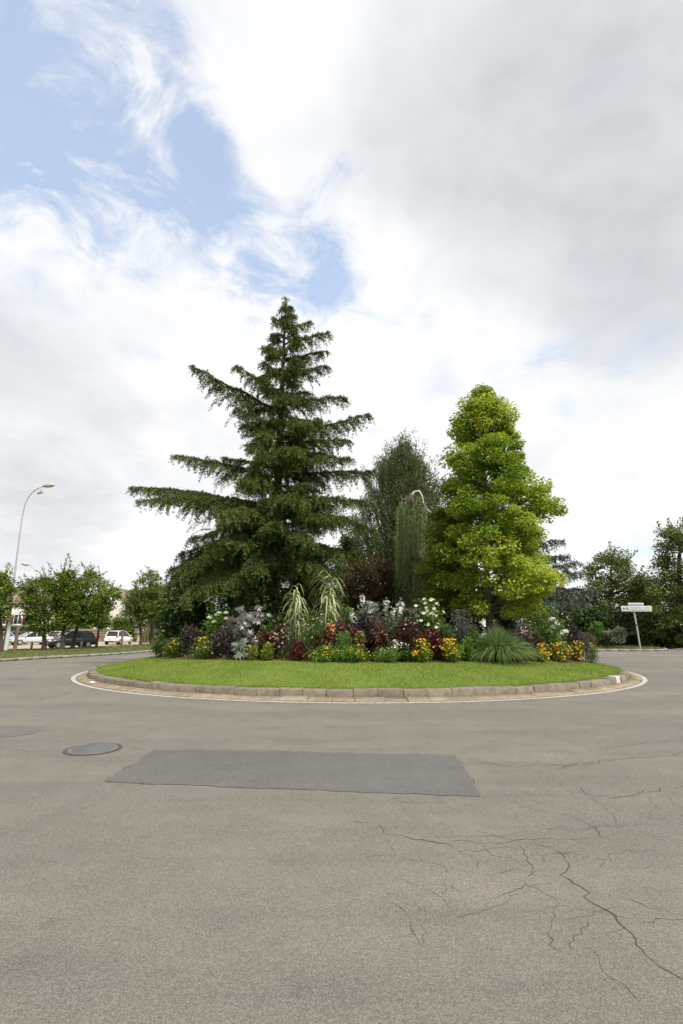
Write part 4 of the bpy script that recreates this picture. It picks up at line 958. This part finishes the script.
# ---------------------------------------------------------------- street furniture
def street_lamp(label, base_px, base_y, Y, path, head_px, Lh=1.0, r0=.11, cam_box=False, zg=.12, tilt=0.12):
    p0 = gnd(base_px, base_y, zg); p0 = p0 * 1.0
    X = at(base_px, base_y, Y)[0]; o = np.array([X, Y, zg]); t = thing('street_lamp', label, 'street lamp', o, 0, 'tall curved street lamps')
    pts = [np.array([0, 0, 0])] + [at(x, y, Y) - o for x, y in path]; pts = np.array(pts)
    d = np.concatenate([[0], np.cumsum(np.linalg.norm(np.diff(pts, axis=0), axis=1))]); s = np.linspace(0, d[-1], 40)
    P = np.column_stack([np.interp(s, d, pts[:, j]) for j in range(3)])
    for _ in range(3): P[1:-1] = (P[:-2] + 2 * P[1:-1] + P[2:]) / 4
    mb = MB(); tube(mb, P, np.linspace(r0, r0 * .45, 40), 12); mb.build('pole', M['pole'], t, True)
    mb = MB(); tube(mb, [(0, 0, 0), (0.02, 0, 1.1), (P[5][0] * .6, 0, 2.4)], [r0 * 1.75, r0 * 1.7, r0 * 1.15], 12); mb.build('base', M['polewhite'], t, True)
    e = P[-1]; dirv = unit(np.array([1.0, 0, tilt])); n = 9; u = np.linspace(0, 1, n); prof = np.array([.05, .13, .17, .19, .20, .19, .17, .12, .02])
    hd = MB(); up = np.array([-dirv[2], 0, dirv[0]]); th = np.linspace(0, 2 * math.pi, 14, endpoint=False); V = []
    for q, w in zip(u, prof):
        for a_ in th: V.append(e + dirv * Lh * (q - .08) + np.array([0, 1, 0]) * w * math.cos(a_) * Lh + up * w * math.sin(a_) * Lh * (1.15 if math.sin(a_) > 0 else .55))
    hd.add(V, [[i * 14 + j, i * 14 + (j + 1) % 14, (i + 1) * 14 + (j + 1) % 14, (i + 1) * 14 + j] for i in range(n - 1) for j in range(14)])
    hob = hd.build('lamp_head', M['lamphead'], t, True)
    ln = MB(); V = [];
    for q, w in ((.3, .10), (.55, .13), (.8, .10)):
        for a_ in th: V.append(e + dirv * Lh * (q - .08) + np.array([0, 1, 0]) * w * math.cos(a_) * Lh + up * (-.045 + w * .55 * math.sin(a_) - .03) * Lh)
    ln.add(V, [[i * 14 + j, i * 14 + (j + 1) % 14, (i + 1) * 14 + (j + 1) % 14, (i + 1) * 14 + j] for i in range(2) for j in range(14)]); ln.build('lens', M['lens'], hob, True)
    if cam_box:
        c = at(39.5, 492.5, Y) - o; mb = MB(); tube(mb, [c + [-.16, 0, -.05], c + [.16, 0, .03]], [.11, .11], 10); tube(mb, [c + [0, 0, 0], c + [.05, 0, .25]], [.04, .04], 8); tube(mb, [c + [.16, 0, .03], c + [.24, 0, .05]], [.14, .14], 10)
        mb.build('spotlight', M['lamphead'], t)
    return t
street_lamp('tall leaning street lamp with curved top at the left', 5.5, 650, 39.5, [(9, 625), (14, 580), (19, 540), (22.5, 515), (25.5, 502), (30, 493.5), (36, 488.5), (43, 486.5)], None, 1.05, .088, True)
street_lamp('street lamp head peeping over the left young trees', 44, 640, 62, [(41, 600), (39, 585), (37, 575), (34, 568), (29, 564.5)], None, -1.1, .09, False, .03, -.15)
street_lamp('street lamp whose head shows beside the dark cedar boughs', 180, 640, 60, [(181, 600), (183, 560), (186, 545), (190, 536), (197, 531), (203, 529.5)], None, 1.2, .10, False, .03, .1)
def post(name, label, px, Y, y_top, r, m, square=False, group=None, zg=.12, tiltx=0):
    X = at(px, 640, Y)[0]; h = float(at(px, y_top, Y)[2]) - zg; mb = MB()
    if square:
        box(mb, (0, 0, h / 2 - .03), (r * 2, r * 2, h + .06)); box(mb, (0, 0, h + .02), (r * 1.9, r * 1.9, .05), 0, .5, 0, .45)
    else: tube(mb, [(0, 0, -.05), (.01, 0, h * .3), (tiltx * .5, 0.01, h * .7), (tiltx, 0, h - .03), (tiltx, 0, h)], [r * 1.08, r, r * .97, r * .94, r * .8], 10)
    o = mb.build(name, m); o.location = (X, Y, zg); bevel(o, .012, 1); return tag(o, label, 'post', group)
post('wooden_post', 'thick dark wooden post right of the lamp base', 16, 38.5, 626, .13, M['wood'], group='round wooden posts on the left verge', tiltx=.03)
post('wooden_post', 'dark wooden post standing directly behind the lamp pole', 5.3, 40.3, 620, .12, M['wood'], group='round wooden posts on the left verge')
post('wooden_post', 'slim grey wooden post in front of the white hatchback', 122, 49, 629, .09, M['wood'], group='round wooden posts on the left verge')
for lb_, px, Y in [('pale wooden bollard in front of the silver sedan', 32.5, 42.5), ('pale wooden bollard in front of the dark navy car', 82, 46.2), ('pale wooden bollard left of the white hatchback', 115, 47.5), ('pale wooden bollard under the low dark street tree', 132, 50)]:
    post('wooden_bollard', lb_, px, Y, 642, .07, M['palewood'], True, 'pale wooden bollards along the parking lot')
# fence of round pales near the cedar
t = thing('timber_fence', 'fence of upright grey timber pales beside the cedar', 'fence', (*at(160, 640, 60)[:2], .02))
mb = MB(); xs = np.arange(-1.8, 2.6, .34)
for x in xs: tube(mb, [(x, rng.normal() * .02, 0), (x + rng.normal() * .03, 0, 1.75 + rng.random() * .2)], [.07, .06], 7)
mb.build('pales', M['wood'], t); mb = MB(); box(mb, (.4, .1, .5), (4.6, .05, .1)); box(mb, (.4, .1, 1.4), (4.6, .05, .1)); mb.build('rails', M['wood'], t)

# road sign
def road_sign():
    Y = 43.6; X = float(at(640, 646, Y)[0]); zg = .12; o = np.array([X, Y, zg]); t = thing('road_sign', 'white direction sign with two stacked panels on a tilted post', 'road sign', o)
    tl, tr_, br_ = at(620, 606, Y) - o, at(651.5, 606, Y) - o, at(651.5, 612, Y) - o; tp = at(632.5, 603.5, Y) - o
    mb = MB(); tube(mb, [(0, 0, -.1), tp * .5 + [.02, 0, 0], tp], [.065, .065, .06], 10); mb.build('post', M['pole'], t, True)
    mb = MB(); tube(mb, [tp * .52 - [.0, 0, .05], tp * .52 + [0, 0, .05]], [.08, .08], 10); mb.build('clamp', M['iron'], t, True)
    def panel(x0, x1, y0, y1, nm):
        a_, b_ = at(x0, y0, Y) - o, at(x1, y1, Y) - o; c = (a_ + b_) / 2; w, h = b_[0] - a_[0], a_[2] - b_[2]
        mb = MB(); box(mb, (c[0], -.10, c[2]), (w, .05, h)); ob = bevel(mb.build(nm, M['signwhite'], t), .012, 2); return ob, a_, w, h
    ob, a_, w, h = panel(627.2, 643.0, 602.9, 605.6, 'panel'); mb = MB()
    x = a_[0] + .12
    while x < a_[0] + w - .15:
        l = .05 + .05 * rng.random(); mb = MB(); box(mb, (x + l / 2, -.128, a_[2] - h / 2), (l, .006, .07)); mb.build('lettering', M['signgrey'], ob); x += l + .035
    ob, a_, w, h = panel(620.2, 651.3, 606.0, 611.6, 'panel')
    mb = MB(); y = -.128; cx, cz = a_[0] + .22, a_[2] - h * .42
    mb.add([(cx - .12, y, cz), (cx + .02, y, cz + .09), (cx + .02, y, cz + .035), (cx + .12, y, cz + .035), (cx + .12, y, cz - .035), (cx + .02, y, cz - .035), (cx + .02, y, cz - .09)], [[0, 6, 5, 4, 3, 2, 1]]); mb.build('arrow', M['signblack'], ob)
    mb = MB(); box(mb, (a_[0] + .52, y, a_[2] - h * .42), (.17, .006, .2)); mb.build('symbol', M['signbrown'], ob)
    mb = MB()
    for row in (.3, .68):
        x = a_[0] + .75
        while x < a_[0] + w - .2:
            l = .04 + .07 * rng.random(); mb = MB(); box(mb, (x + l / 2, y, a_[2] - h * row), (l, .006, .085)); mb.build('lettering', M['signgrey'], ob); x += l + .03 + (.07 if rng.random() < .2 else 0)
road_sign()
# litter
mb = MB(); P0 = gnd(92, 684.5); V = rsphere(160) * (.04 + .05 * rng.random((160, 1))) * np.array([1.5, 1, .75])
import bmesh
bm = bmesh.new(); bmesh.ops.create_icosphere(bm, subdivisions=2, radius=.06)
for v in bm.verts: v.co = v.co * (.65 + .6 * rng.random()); v.co.x *= 1.5; v.co.z *= .7
me = bpy.data.meshes.new('crumpled_paper'); bm.to_mesh(me); bm.free(); me.materials.append(M['paper'])
o = bpy.data.objects.new('crumpled_paper', me); COL.objects.link(o); o.location = (P0[0], P0[1], .055); tag(o, 'crumpled white paper lying in the gutter at the left', 'litter')

# ---------------------------------------------------------------- cars
def car(label, px, Y, yaw, paint, kind='hatch', Lc=4.2, Hc=1.47, group='cars parked in the gravel lot'):
    X = at(px, 640, Y)[0]; t = thing('parked_car', label, 'car', (X, Y, .035), yaw, group)
    hw = .88; l = Lc / 2
    # body: stations along x (front is +x): x, bottom, shoulder height, half width
    if kind == 'sedan': st = [(-l, .42, .86, .70), (-l + .12, .28, .97, .82), (-l + .6, .22, 1.0, .87), (-.4, .2, .95, .88), (.9, .2, .93, .88), (l - .75, .22, .86, .86), (l - .2, .26, .76, .80), (l, .38, .62, .66)]
    else: st = [(-l, .42, .90, .72), (-l + .1, .28, 1.0, .83), (-l + .6, .22, 1.0, .88), (-.4, .2, .98, .89), (.9, .2, .96, .89), (l - .7, .22, .90, .87), (l - .2, .26, .78, .81), (l, .38, .62, .68)]
    mb = MB(); V = []
    for x, zb_, zt_, w in st:
        for (fw, fz) in ((.86, 0), (1, .18), (1.0, .62), (.95, .9), (.8, 1), (-.8, 1), (-.95, .9), (-1, .62), (-1, .18), (-.86, 0)): V.append((x, w * fw, zb_ + (zt_ - zb_) * fz))
    m = 10; k = len(st); mb.add(V, [[i * m + j, (i + 1) * m + j, (i + 1) * m + (j + 1) % m, i * m + (j + 1) % m] for i in range(k - 1) for j in range(m)]); mb.add(V[:m], [list(range(m))]); mb.add(V[-m:], [list(range(m))[::-1]])
    b = mb.build('body', paint, t, True); sd = b.modifiers.new('s', 'SUBSURF'); sd.levels = 1; sd.render_levels = 1
    # glasshouse and roof
    if kind == 'sedan': gh = [(-l + .75, 1.0, .72), (-l + 1.45, Hc - .05, .60), (.25, Hc - .04, .62), (1.15, .95, .74)]
    else: gh = [(-l + .18, 1.0, .74), (-l + .55, Hc - .06, .62), (.2, Hc - .03, .64), (1.2, .96, .76)]
    g = MB(); r_ = MB(); V = []
    for (x, z, w) in gh: V += [(x, w, z), (x, -w, z)]
    (x0, z0, w0), (x1, z1, w1), (x2, z2, w2), (x3, z3, w3) = gh
    q = .955
    V = [(x0, w0, z0 - .04), (x0, -w0, z0 - .04), (x1, w1, z1), (x1, -w1, z1), (x2, w2, z2), (x2, -w2, z2), (x3, w3, z3 - .04), (x3, -w3, z3 - .04)]
    g.add(V, [[0, 1, 3, 2], [2, 3, 5, 4], [4, 5, 7, 6]]); g.add(V, [[0, 2, 4, 6], [1, 7, 5, 3]]); g.build('windows', M['carglass'], t)
    for s in (-1, 1):                                        # pillars
        for a_, c_ in (((x0, w0, z0 - .03), (x1, w1, z1)), ((x3, w3, z3 - .03), (x2, w2, z2))): tube(r_, [np.array(a_) * [1, s, 1], np.array(c_) * [1, s, 1]], [.05, .045], 6)
        xm = (x1 + x2) / 2; tube(r_, [np.array((xm, (w0 + w3) / 2 + .01, .97)) * [1, s, 1], np.array((xm - .05, w1, z1)) * [1, s, 1]], [.04, .035], 6)
    V = []
    for x, z, w in ((x1 - .06, z1 - .02, w1 + .02), (x1 + .25, z1 + .045, w1 + .03), (x2 - .25, z2 + .05, w2 + .03), (x2 + .06, z2 - .02, w2 + .02)): V += [(x, w, z - .02), (x, w * .8, z + .02), (x, -w * .8, z + .02), (x, -w, z - .02)]
    r_.add(V, [[i * 4 + j, i * 4 + j + 1, (i + 1) * 4 + j + 1, (i + 1) * 4 + j] for i in range(3) for j in range(3)]); r_.build('roof', paint, t, True)
    for sx in (-l + .78, l - .82):
        for s in (-1, 1):
            w = MB(); tube(w, [(sx, s * .66, .32), (sx, s * .70, .32), (sx, s * .86, .32), (sx, s * .885, .32)], [.28, .32, .32, .27], 20); wo = w.build('wheel', M['rubber'], t)
            w = MB(); tube(w, [(sx, s * .87, .32), (sx, s * .895, .32)], [.21, .19], 14); w.build('rim', M['alloy'], wo)
    for s in (-1, 1):
        w = MB(); box(w, (l - .13, s * .60, .70), (.22, .30, .15), s * -.35); bevel(w.build('headlight', M['headlight'], t), .03)
        w = MB(); box(w, (-l + .09, s * .68, .86), (.14, .22, .2), s * .25); bevel(w.build('tail_light', M['taillight'], t), .03)
        w = MB(); box(w, (.95, s * .97, 1.0), (.12, .18, .12)); bevel(w.build('mirror', paint, t), .03)
    for (c, z_) in ((l - .02, .46), (-l + .01, .62)): w = MB(); box(w, (c, 0, z_), (.05, .52, .12)); w.build('licence_plate', M['plate'], t)
    for (c, z_) in ((l - .03, .33), (-l + .03, .36)): w = MB(); box(w, (c, 0, z_), (.12, 1.28, .15)); bevel(w.build('bumper', M['trim'], t), .03)
    w = MB(); box(w, (l - .03, 0, .62), (.08, .8, .08)); w.build('grille', M['trim'], t)
    return t
silver, blue, white, navy, dgrey = carpaint('silver_paint', (.50, .53, .56), .3), carpaint('silver_blue_paint', (.33, .40, .48)), carpaint('white_paint', (.74, .74, .74)), carpaint('navy_paint', (.012, .015, .026), .4), carpaint('dark_grey_paint', (.06, .07, .08))
car('silver-blue car cut off by the left photo edge', 0, 60, R(160), blue, 'sedan'); car('dark grey car mostly hidden by the thick wooden post', 11, 63, R(240), dgrey, 'hatch')
car('silver sedan parked left of the white car', 31, 60, R(232), silver, 'sedan', 4.5, 1.43); car('white car facing out behind the navy car', 56, 66, R(270), white, 'hatch', 4.1, 1.5)
car('dark navy hatchback nearest to the verge', 70.5, 48.5, R(228), navy, 'hatch', 4.2, 1.6); car('white hatchback seen from behind near the stone wall', 119, 62, R(88), white, 'hatch', 4.3, 1.58)

# ---------------------------------------------------------------- hedge, wall, houses
def hedge(label, x0, x1, Y, h, d=1.0, n=9000):
    t = thing('hedge', label, 'hedge', ((x0 + x1) / 2, Y, 0)); w = x1 - x0; mb = MB(); P = (rng.random((n, 3)) - .5) * np.array([w, d, h]); ax = rng.integers(3, size=n)
    f = rng.random(n) < .5; P[(ax == 1), 1] = -d / 2; P[(ax == 2), 2] = h / 2; P += rng.normal(size=P.shape) * .09; P[:, 2] += h / 2 + .05 * np.sin(P[:, 0] * 1.3)
    blades(mb, P, rsphere(n) + np.array([0, -.4, .3]), .3, .2, np.clip(.45 + rng.normal(size=n) * .2, 0, 1), np.array([0, -.5, .6])); mb.build('foliage', M['hedge'], t)
    mb = MB(); 
    for x in np.arange(-w / 2 + .4, w / 2, 1.1): tube(mb, [(x, 0, 0), (x + rng.normal() * .1, 0, h * .8)], [.06, .03], 5)
    mb.build('stems', M['bark'], t)
hedge('long clipped dark hedge behind the parked cars', -72, -42.5, 80, 2.0, 1.2, 14000)
t = thing('stone_wall', 'low rough stone wall behind the white hatchback', 'wall', (-37.2, 80, 0)); mb = MB()
for i in range(5):
    for j in range(14):
        w = .72; box(mb, (-4.6 + j * w + (.36 if i % 2 else 0) + rng.normal() * .02, rng.normal() * .02, .2 + i * .38), (w - .03, .5, .35), 0, rng.random())
wl = mb.build('masonry', M['stonewall'], t); bevel(wl, .04, 2); mb = MB(); box(mb, (.3, .06, .95), (10.2, .36, 1.85)); mb.build('core', M['joint'], t)
def house(label, cat, xc, Y, w, d, he, hr, wallm, roofm, wins, gable_front=False, chim=None, yaw=0, name='house'):
    t = thing(name, label, cat, (xc, Y, 0), yaw); mb = MB()
    if gable_front:
        V = [(-w / 2, 0, 0), (w / 2, 0, 0), (w / 2, 0, he), (0, 0, hr), (-w / 2, 0, he)]; V2 = [(x, d, z) for x, y, z in V]
        mb.add(V, [[0, 1, 2, 3, 4]]); mb.add(V2, [[4, 3, 2, 1, 0]]); mb.add(V + V2, [[1, 6, 7, 2], [0, 4, 9, 5]])
        ov = .35; th = .2
        rf = MB()
        for s in (-1, 1):
            A = np.array([0, 0, hr + .02]); B = np.array([s * (w / 2 + ov), 0, he - ov * (hr - he) / (w / 2) + .02]); V = []
            for y in (-ov, d + ov):
                for p in (A, B): V += [p + [0, y, 0], p + [0, y, th]]
            rf.add(V, [[0, 1, 3, 2], [4, 6, 7, 5], [1, 5, 7, 3], [0, 2, 6, 4], [2, 3, 7, 6], [0, 4, 5, 1]])
    else:
        box(mb, (0, d / 2, he / 2), (w, d, he)); ov = .45; th = .2; rf = MB(); V = []
        for s in (-1, 1):
            A = np.array([0, d / 2, hr]); B = np.array([0, d / 2 + s * (d / 2 + ov), he - .2]); V = []
            for x in (-w / 2 - ov, w / 2 + ov):
                for p in (A, B): V += [p + [x, 0, 0], p + [x, 0, th]]
            rf.add(V, [[0, 1, 3, 2], [4, 6, 7, 5], [1, 5, 7, 3], [0, 2, 6, 4], [2, 3, 7, 6], [0, 4, 5, 1]])
        for s in (-1, 1): mb.add([(s * w / 2, 0, he), (s * w / 2, d, he), (s * w / 2, d / 2, hr)], [[0, 1, 2]])
    mb.build('wall', wallm, t); ro = rf.build('roof', roofm, t)
    if chim:
        mb = MB(); box(mb, (chim[0], d * .5, chim[1]), (.7, .7, 2.2)); box(mb, (chim[0], d * .5, chim[1] + 1.18), (.85, .85, .14)); tube(mb, [(chim[0], d * .5, chim[1] + 1.2), (chim[0], d * .5, chim[1] + 1.7)], [.16, .13], 8); mb.build('chimney', M['redtile'], ro)
    for (x, z, ww, hh, sh) in wins:
        fr = MB()
        for s in (-1, 1): box(fr, (x + s * ww / 2, -.03, z), (.09, .12, hh + .09)); box(fr, (x, -.032, z + s * hh / 2), (ww, .12, .09))
        box(fr, (x, -.02, z), (.07, .09, hh)); box(fr, (x, -.08, z - hh / 2 - .1), (ww + .3, .25, .09)); fo = fr.build('window', M['frame'], t)
        p = MB(); box(p, (x, -.004, z), (ww, .02, hh)); p.build('pane', M['dkpane'], fo)
        if sh:
            for s in (-1, 1): p = MB(); box(p, (x + s * (ww * .75 + .1), -.06, z), (ww * .5, .06, hh + .1)); p.build('shutter', M['shutter'], fo)
    return t
yh = 92
def hx(px): return float(at(px, 620, yh)[0])
wz = float(at(18, 619.5, yh)[2])
house('cream rendered house with brown-red shutters behind the hedge', 'house', (hx(-8) + hx(43)) / 2, yh, hx(43) - hx(-8), 8, 6.6, 9.6, M['cream'], M['redtile'],
      [(hx(18) - (hx(-8) + hx(43)) / 2, wz, 1.5, 1.7, True), (hx(34) - (hx(-8) + hx(43)) / 2, wz, 1.1, 1.7, True), (hx(3) - (hx(-8) + hx(43)) / 2, wz, 1.1, 1.7, True)])
house('white gabled house with red tiled roof behind the stone wall', 'house', hx(104), yh + 2, 9.0, 9, 5.4, float(at(104, 588, yh + 2)[2]), M['render'], M['redtile'], [(-1.6, 3.6, 1.0, 1.4, False), (2.2, 3.4, 1.0, 1.4, False), (.2, 6.4, .8, 1.0, False)], True, (2.4, 8.3))
house('house with brown tiled roof and dormer, nearest to the cedar', 'house', hx(130), yh + 8, 8.5, 8, 5.6, 8.6, M['render'], M['browntile'], [(-2.4, 4.1, 1.1, 1.4, False), (1.2, 4.1, 1.1, 1.4, False)], False, (-2.6, 8.8))
house('small pale house glimpsed under the lime green tree', 'house', float(at(482, 612, 64)[0]), 64, 2.6, 6, 2.4, float(at(482, 605.5, 64)[2]), M['render'], M['redtile'], [(0, 1.7, .8, .9, False)], True)
for lb_, px, Y, tab in [
    ('rounded background tree left of the cream house', -20, 98, [(586, -28, -12), (600, -40, 0), (640, -40, 0)]),
    ('background tree rising between the two pale houses', 66, 98, [(584, 60, 72), (596, 50, 82), (636, 50, 82)]),
    ('small green tree in front of the white gabled house', 78, 84, [(606, 74, 84), (616, 70, 92), (636, 70, 92)]),
    ('small shrub beside the stone wall near the white hatchback', 120, 78, [(617, 116, 126), (626, 112, 132), (638, 112, 134)]),
    ('leafy tree beside the timber fence, behind the street trees', 158, 74, [(590, 150, 166), (604, 142, 178), (640, 140, 182)])]:
    broadleaf('background_tree', lb_, 'tree', px, Y, tab, 0, M['young'], .4, .28, M['bark'], 60, .95, 90, .14, .2, limbs=12)

# ---------------------------------------------------------------- light and sky
SUN_EL, SUN_AZ = R(54), R(140)          # azimuth clockwise from +Y: behind the camera, to the right
sd = np.array([math.cos(SUN_EL) * math.sin(SUN_AZ), math.cos(SUN_EL) * math.cos(SUN_AZ), math.sin(SUN_EL)])
sl = bpy.data.lights.new('sun', 'SUN'); sl.energy = 3.2; sl.angle = R(7); sl.color = (1, .95, .87)
so = bpy.data.objects.new('sun', sl); COL.objects.link(so); so.location = (20, -20, 40)
from mathutils import Vector
so.rotation_euler = Vector(-sd).to_track_quat('-Z', 'Y').to_euler()
w = bpy.data.worlds.new('World'); scene.world = w; w.use_nodes = True; nt = w.node_tree; nt.nodes.clear()
out = nt.nodes.new('ShaderNodeOutputWorld')
sky = N(nt, 'TexSky', sky_type='NISHITA', sun_disc=False); sky.sun_elevation = SUN_EL; sky.sun_rotation = SUN_AZ; sky.air_density = 1.0; sky.dust_density = .3; sky.ozone_density = 1.0
bs = N(nt, 'Background'); bs.inputs[1].default_value = .15; L(nt, mix(nt, 1.0, sky.outputs[0], (.90, 1.17, 1.27), 'MULTIPLY'), bs.inputs[0])
co = N(nt, 'TexCoord').outputs['Generated']
sx = N(nt, 'SeparateXYZ'); L(nt, co, sx.inputs[0])
zz = math_n(nt, 'ADD', math_n(nt, 'MAXIMUM', sx.outputs[2], 0.0), .22)
cmb = N(nt, 'CombineXYZ'); L(nt, math_n(nt, 'DIVIDE', sx.outputs[0], zz), cmb.inputs[0]); L(nt, math_n(nt, 'DIVIDE', sx.outputs[1], zz), cmb.inputs[1])
pl = cmb.outputs[0]
n1 = noise(nt, pl, 1.5, 9, .58, .25); n2 = noise(nt, scaled(nt, pl, (1, 1.3, 1)), .8, 6, .55, .3); n3 = noise(nt, pl, 6.0, 8, .64, .6)
warp = N(nt, 'TexNoise'); warp.inputs['Scale'].default_value = 2.4; warp.inputs['Detail'].default_value = 6; L(nt, co, warp.inputs['Vector'])
wv = N(nt, 'VectorMath', operation='SUBTRACT'); L(nt, warp.outputs['Color'], wv.inputs[0]); wv.inputs[1].default_value = (.5, .5, .5)
ws = N(nt, 'VectorMath', operation='SCALE'); L(nt, wv.outputs[0], ws.inputs[0]); ws.inputs['Scale'].default_value = .34
wa = N(nt, 'VectorMath', operation='ADD'); L(nt, co, wa.inputs[0]); L(nt, ws.outputs[0], wa.inputs[1])
wn = N(nt, 'VectorMath', operation='NORMALIZE'); L(nt, wa.outputs[0], wn.inputs[0])
def blob(px, py, rad_px, soft=1.0):
    d = unit(ray(px, py)); dt = N(nt, 'VectorMath', operation='DOT_PRODUCT'); L(nt, wn.outputs[0], dt.inputs[0]); dt.inputs[1].default_value = tuple(d)
    ca = math.cos(rad_px / 560.0); mr = N(nt, 'MapRange', interpolation_type='SMOOTHSTEP'); L(nt, dt.outputs['Value'], mr.inputs[0])
    mr.inputs[1].default_value = math.cos(rad_px / 560.0 * 1.35); mr.inputs[2].default_value = math.cos(rad_px / 560.0 * .35); return mr.outputs[0]
def addb(lst):
    acc = None
    for (px, py, rd, amt) in lst:
        v = math_n(nt, 'MULTIPLY', blob(px, py, rd), amt); acc = v if acc is None else math_n(nt, 'ADD', acc, v)
    return acc
clear = addb([(160, 105, 60, .34), (195, 150, 50, .24), (110, 205, 55, .30), (30, 175, 55, .26), (240, 225, 60, .34), (345, 200, 42, .30), (290, 262, 50, .32), (368, 312, 55, .34), (310, 300, 45, .2), (60, 110, 70, .16), (30, 30, 70, .16), (-60, 120, 100, .25), (540, 385, 45, .15), (200, 60, 45, .12)])
dens = math_n(nt, 'MULTIPLY_ADD', math_n(nt, 'SUBTRACT', n1, .5), 1.5, math_n(nt, 'MULTIPLY_ADD', math_n(nt, 'SUBTRACT', n3, .5), math_n(nt, 'MULTIPLY_ADD', clear, 3.6, .95), .93))
dens = math_n(nt, 'SUBTRACT', dens, math_n(nt, 'MULTIPLY', clear, 1.12))
cm = ramp(nt, dens, [(.16, .38), (.40, .58), (.62, .86), (.80, 1.0)])
grey = addb([(560, 130, 150, .26), (650, 210, 110, .24), (500, 40, 110, .14), (410, 90, 110, .08), (590, 190, 70, .10), (60, 440, 100, .26), (180, 455, 70, .16), (60, 540, 70, .18), (640, 400, 90, .10), (600, 480, 70, .10), (120, 290, 70, .08), (430, 210, 80, .07), (640, 20, 90, .08), (300, 40, 90, .06)])
gsh = math_n(nt, 'MULTIPLY', math_n(nt, 'MULTIPLY', grey, .78), math_n(nt, 'MULTIPLY_ADD', n2, 2.4, math_n(nt, 'MULTIPLY_ADD', n3, .8, -.75)))
var = math_n(nt, 'MULTIPLY', math_n(nt, 'SUBTRACT', n1, .5), .62)
br_ = math_n(nt, 'SUBTRACT', math_n(nt, 'ADD', .90, var), gsh)
cc = ramp(nt, br_, [(.40, (.56, .57, .60)), (.70, (.76, .775, .80)), (.84, (.92, .925, .94)), (.95, (1.0, 1.0, 1.0))])
bc = N(nt, 'Background'); bc.inputs[1].default_value = .71; L(nt, cc, bc.inputs[0])
mx = N(nt, 'MixShader'); L(nt, cm, mx.inputs[0]); L(nt, bs.outputs[0], mx.inputs[1]); L(nt, bc.outputs[0], mx.inputs[2]); L(nt, mx.outputs[0], out.inputs[0])

# ---------------------------------------------------------------- render settings
vs = scene.view_settings; vs.view_transform = 'Standard'; vs.look = 'None'; vs.exposure = 0.6; vs.gamma = 1.0; vs.use_curve_mapping = False
scene.render.engine = 'CYCLES'; cy = scene.cycles
cy.max_bounces = 6; cy.diffuse_bounces = 3; cy.glossy_bounces = 2; cy.transmission_bounces = 3; cy.transparent_max_bounces = 4; cy.use_denoising = True
cy.use_adaptive_sampling = True; cy.adaptive_threshold = .02
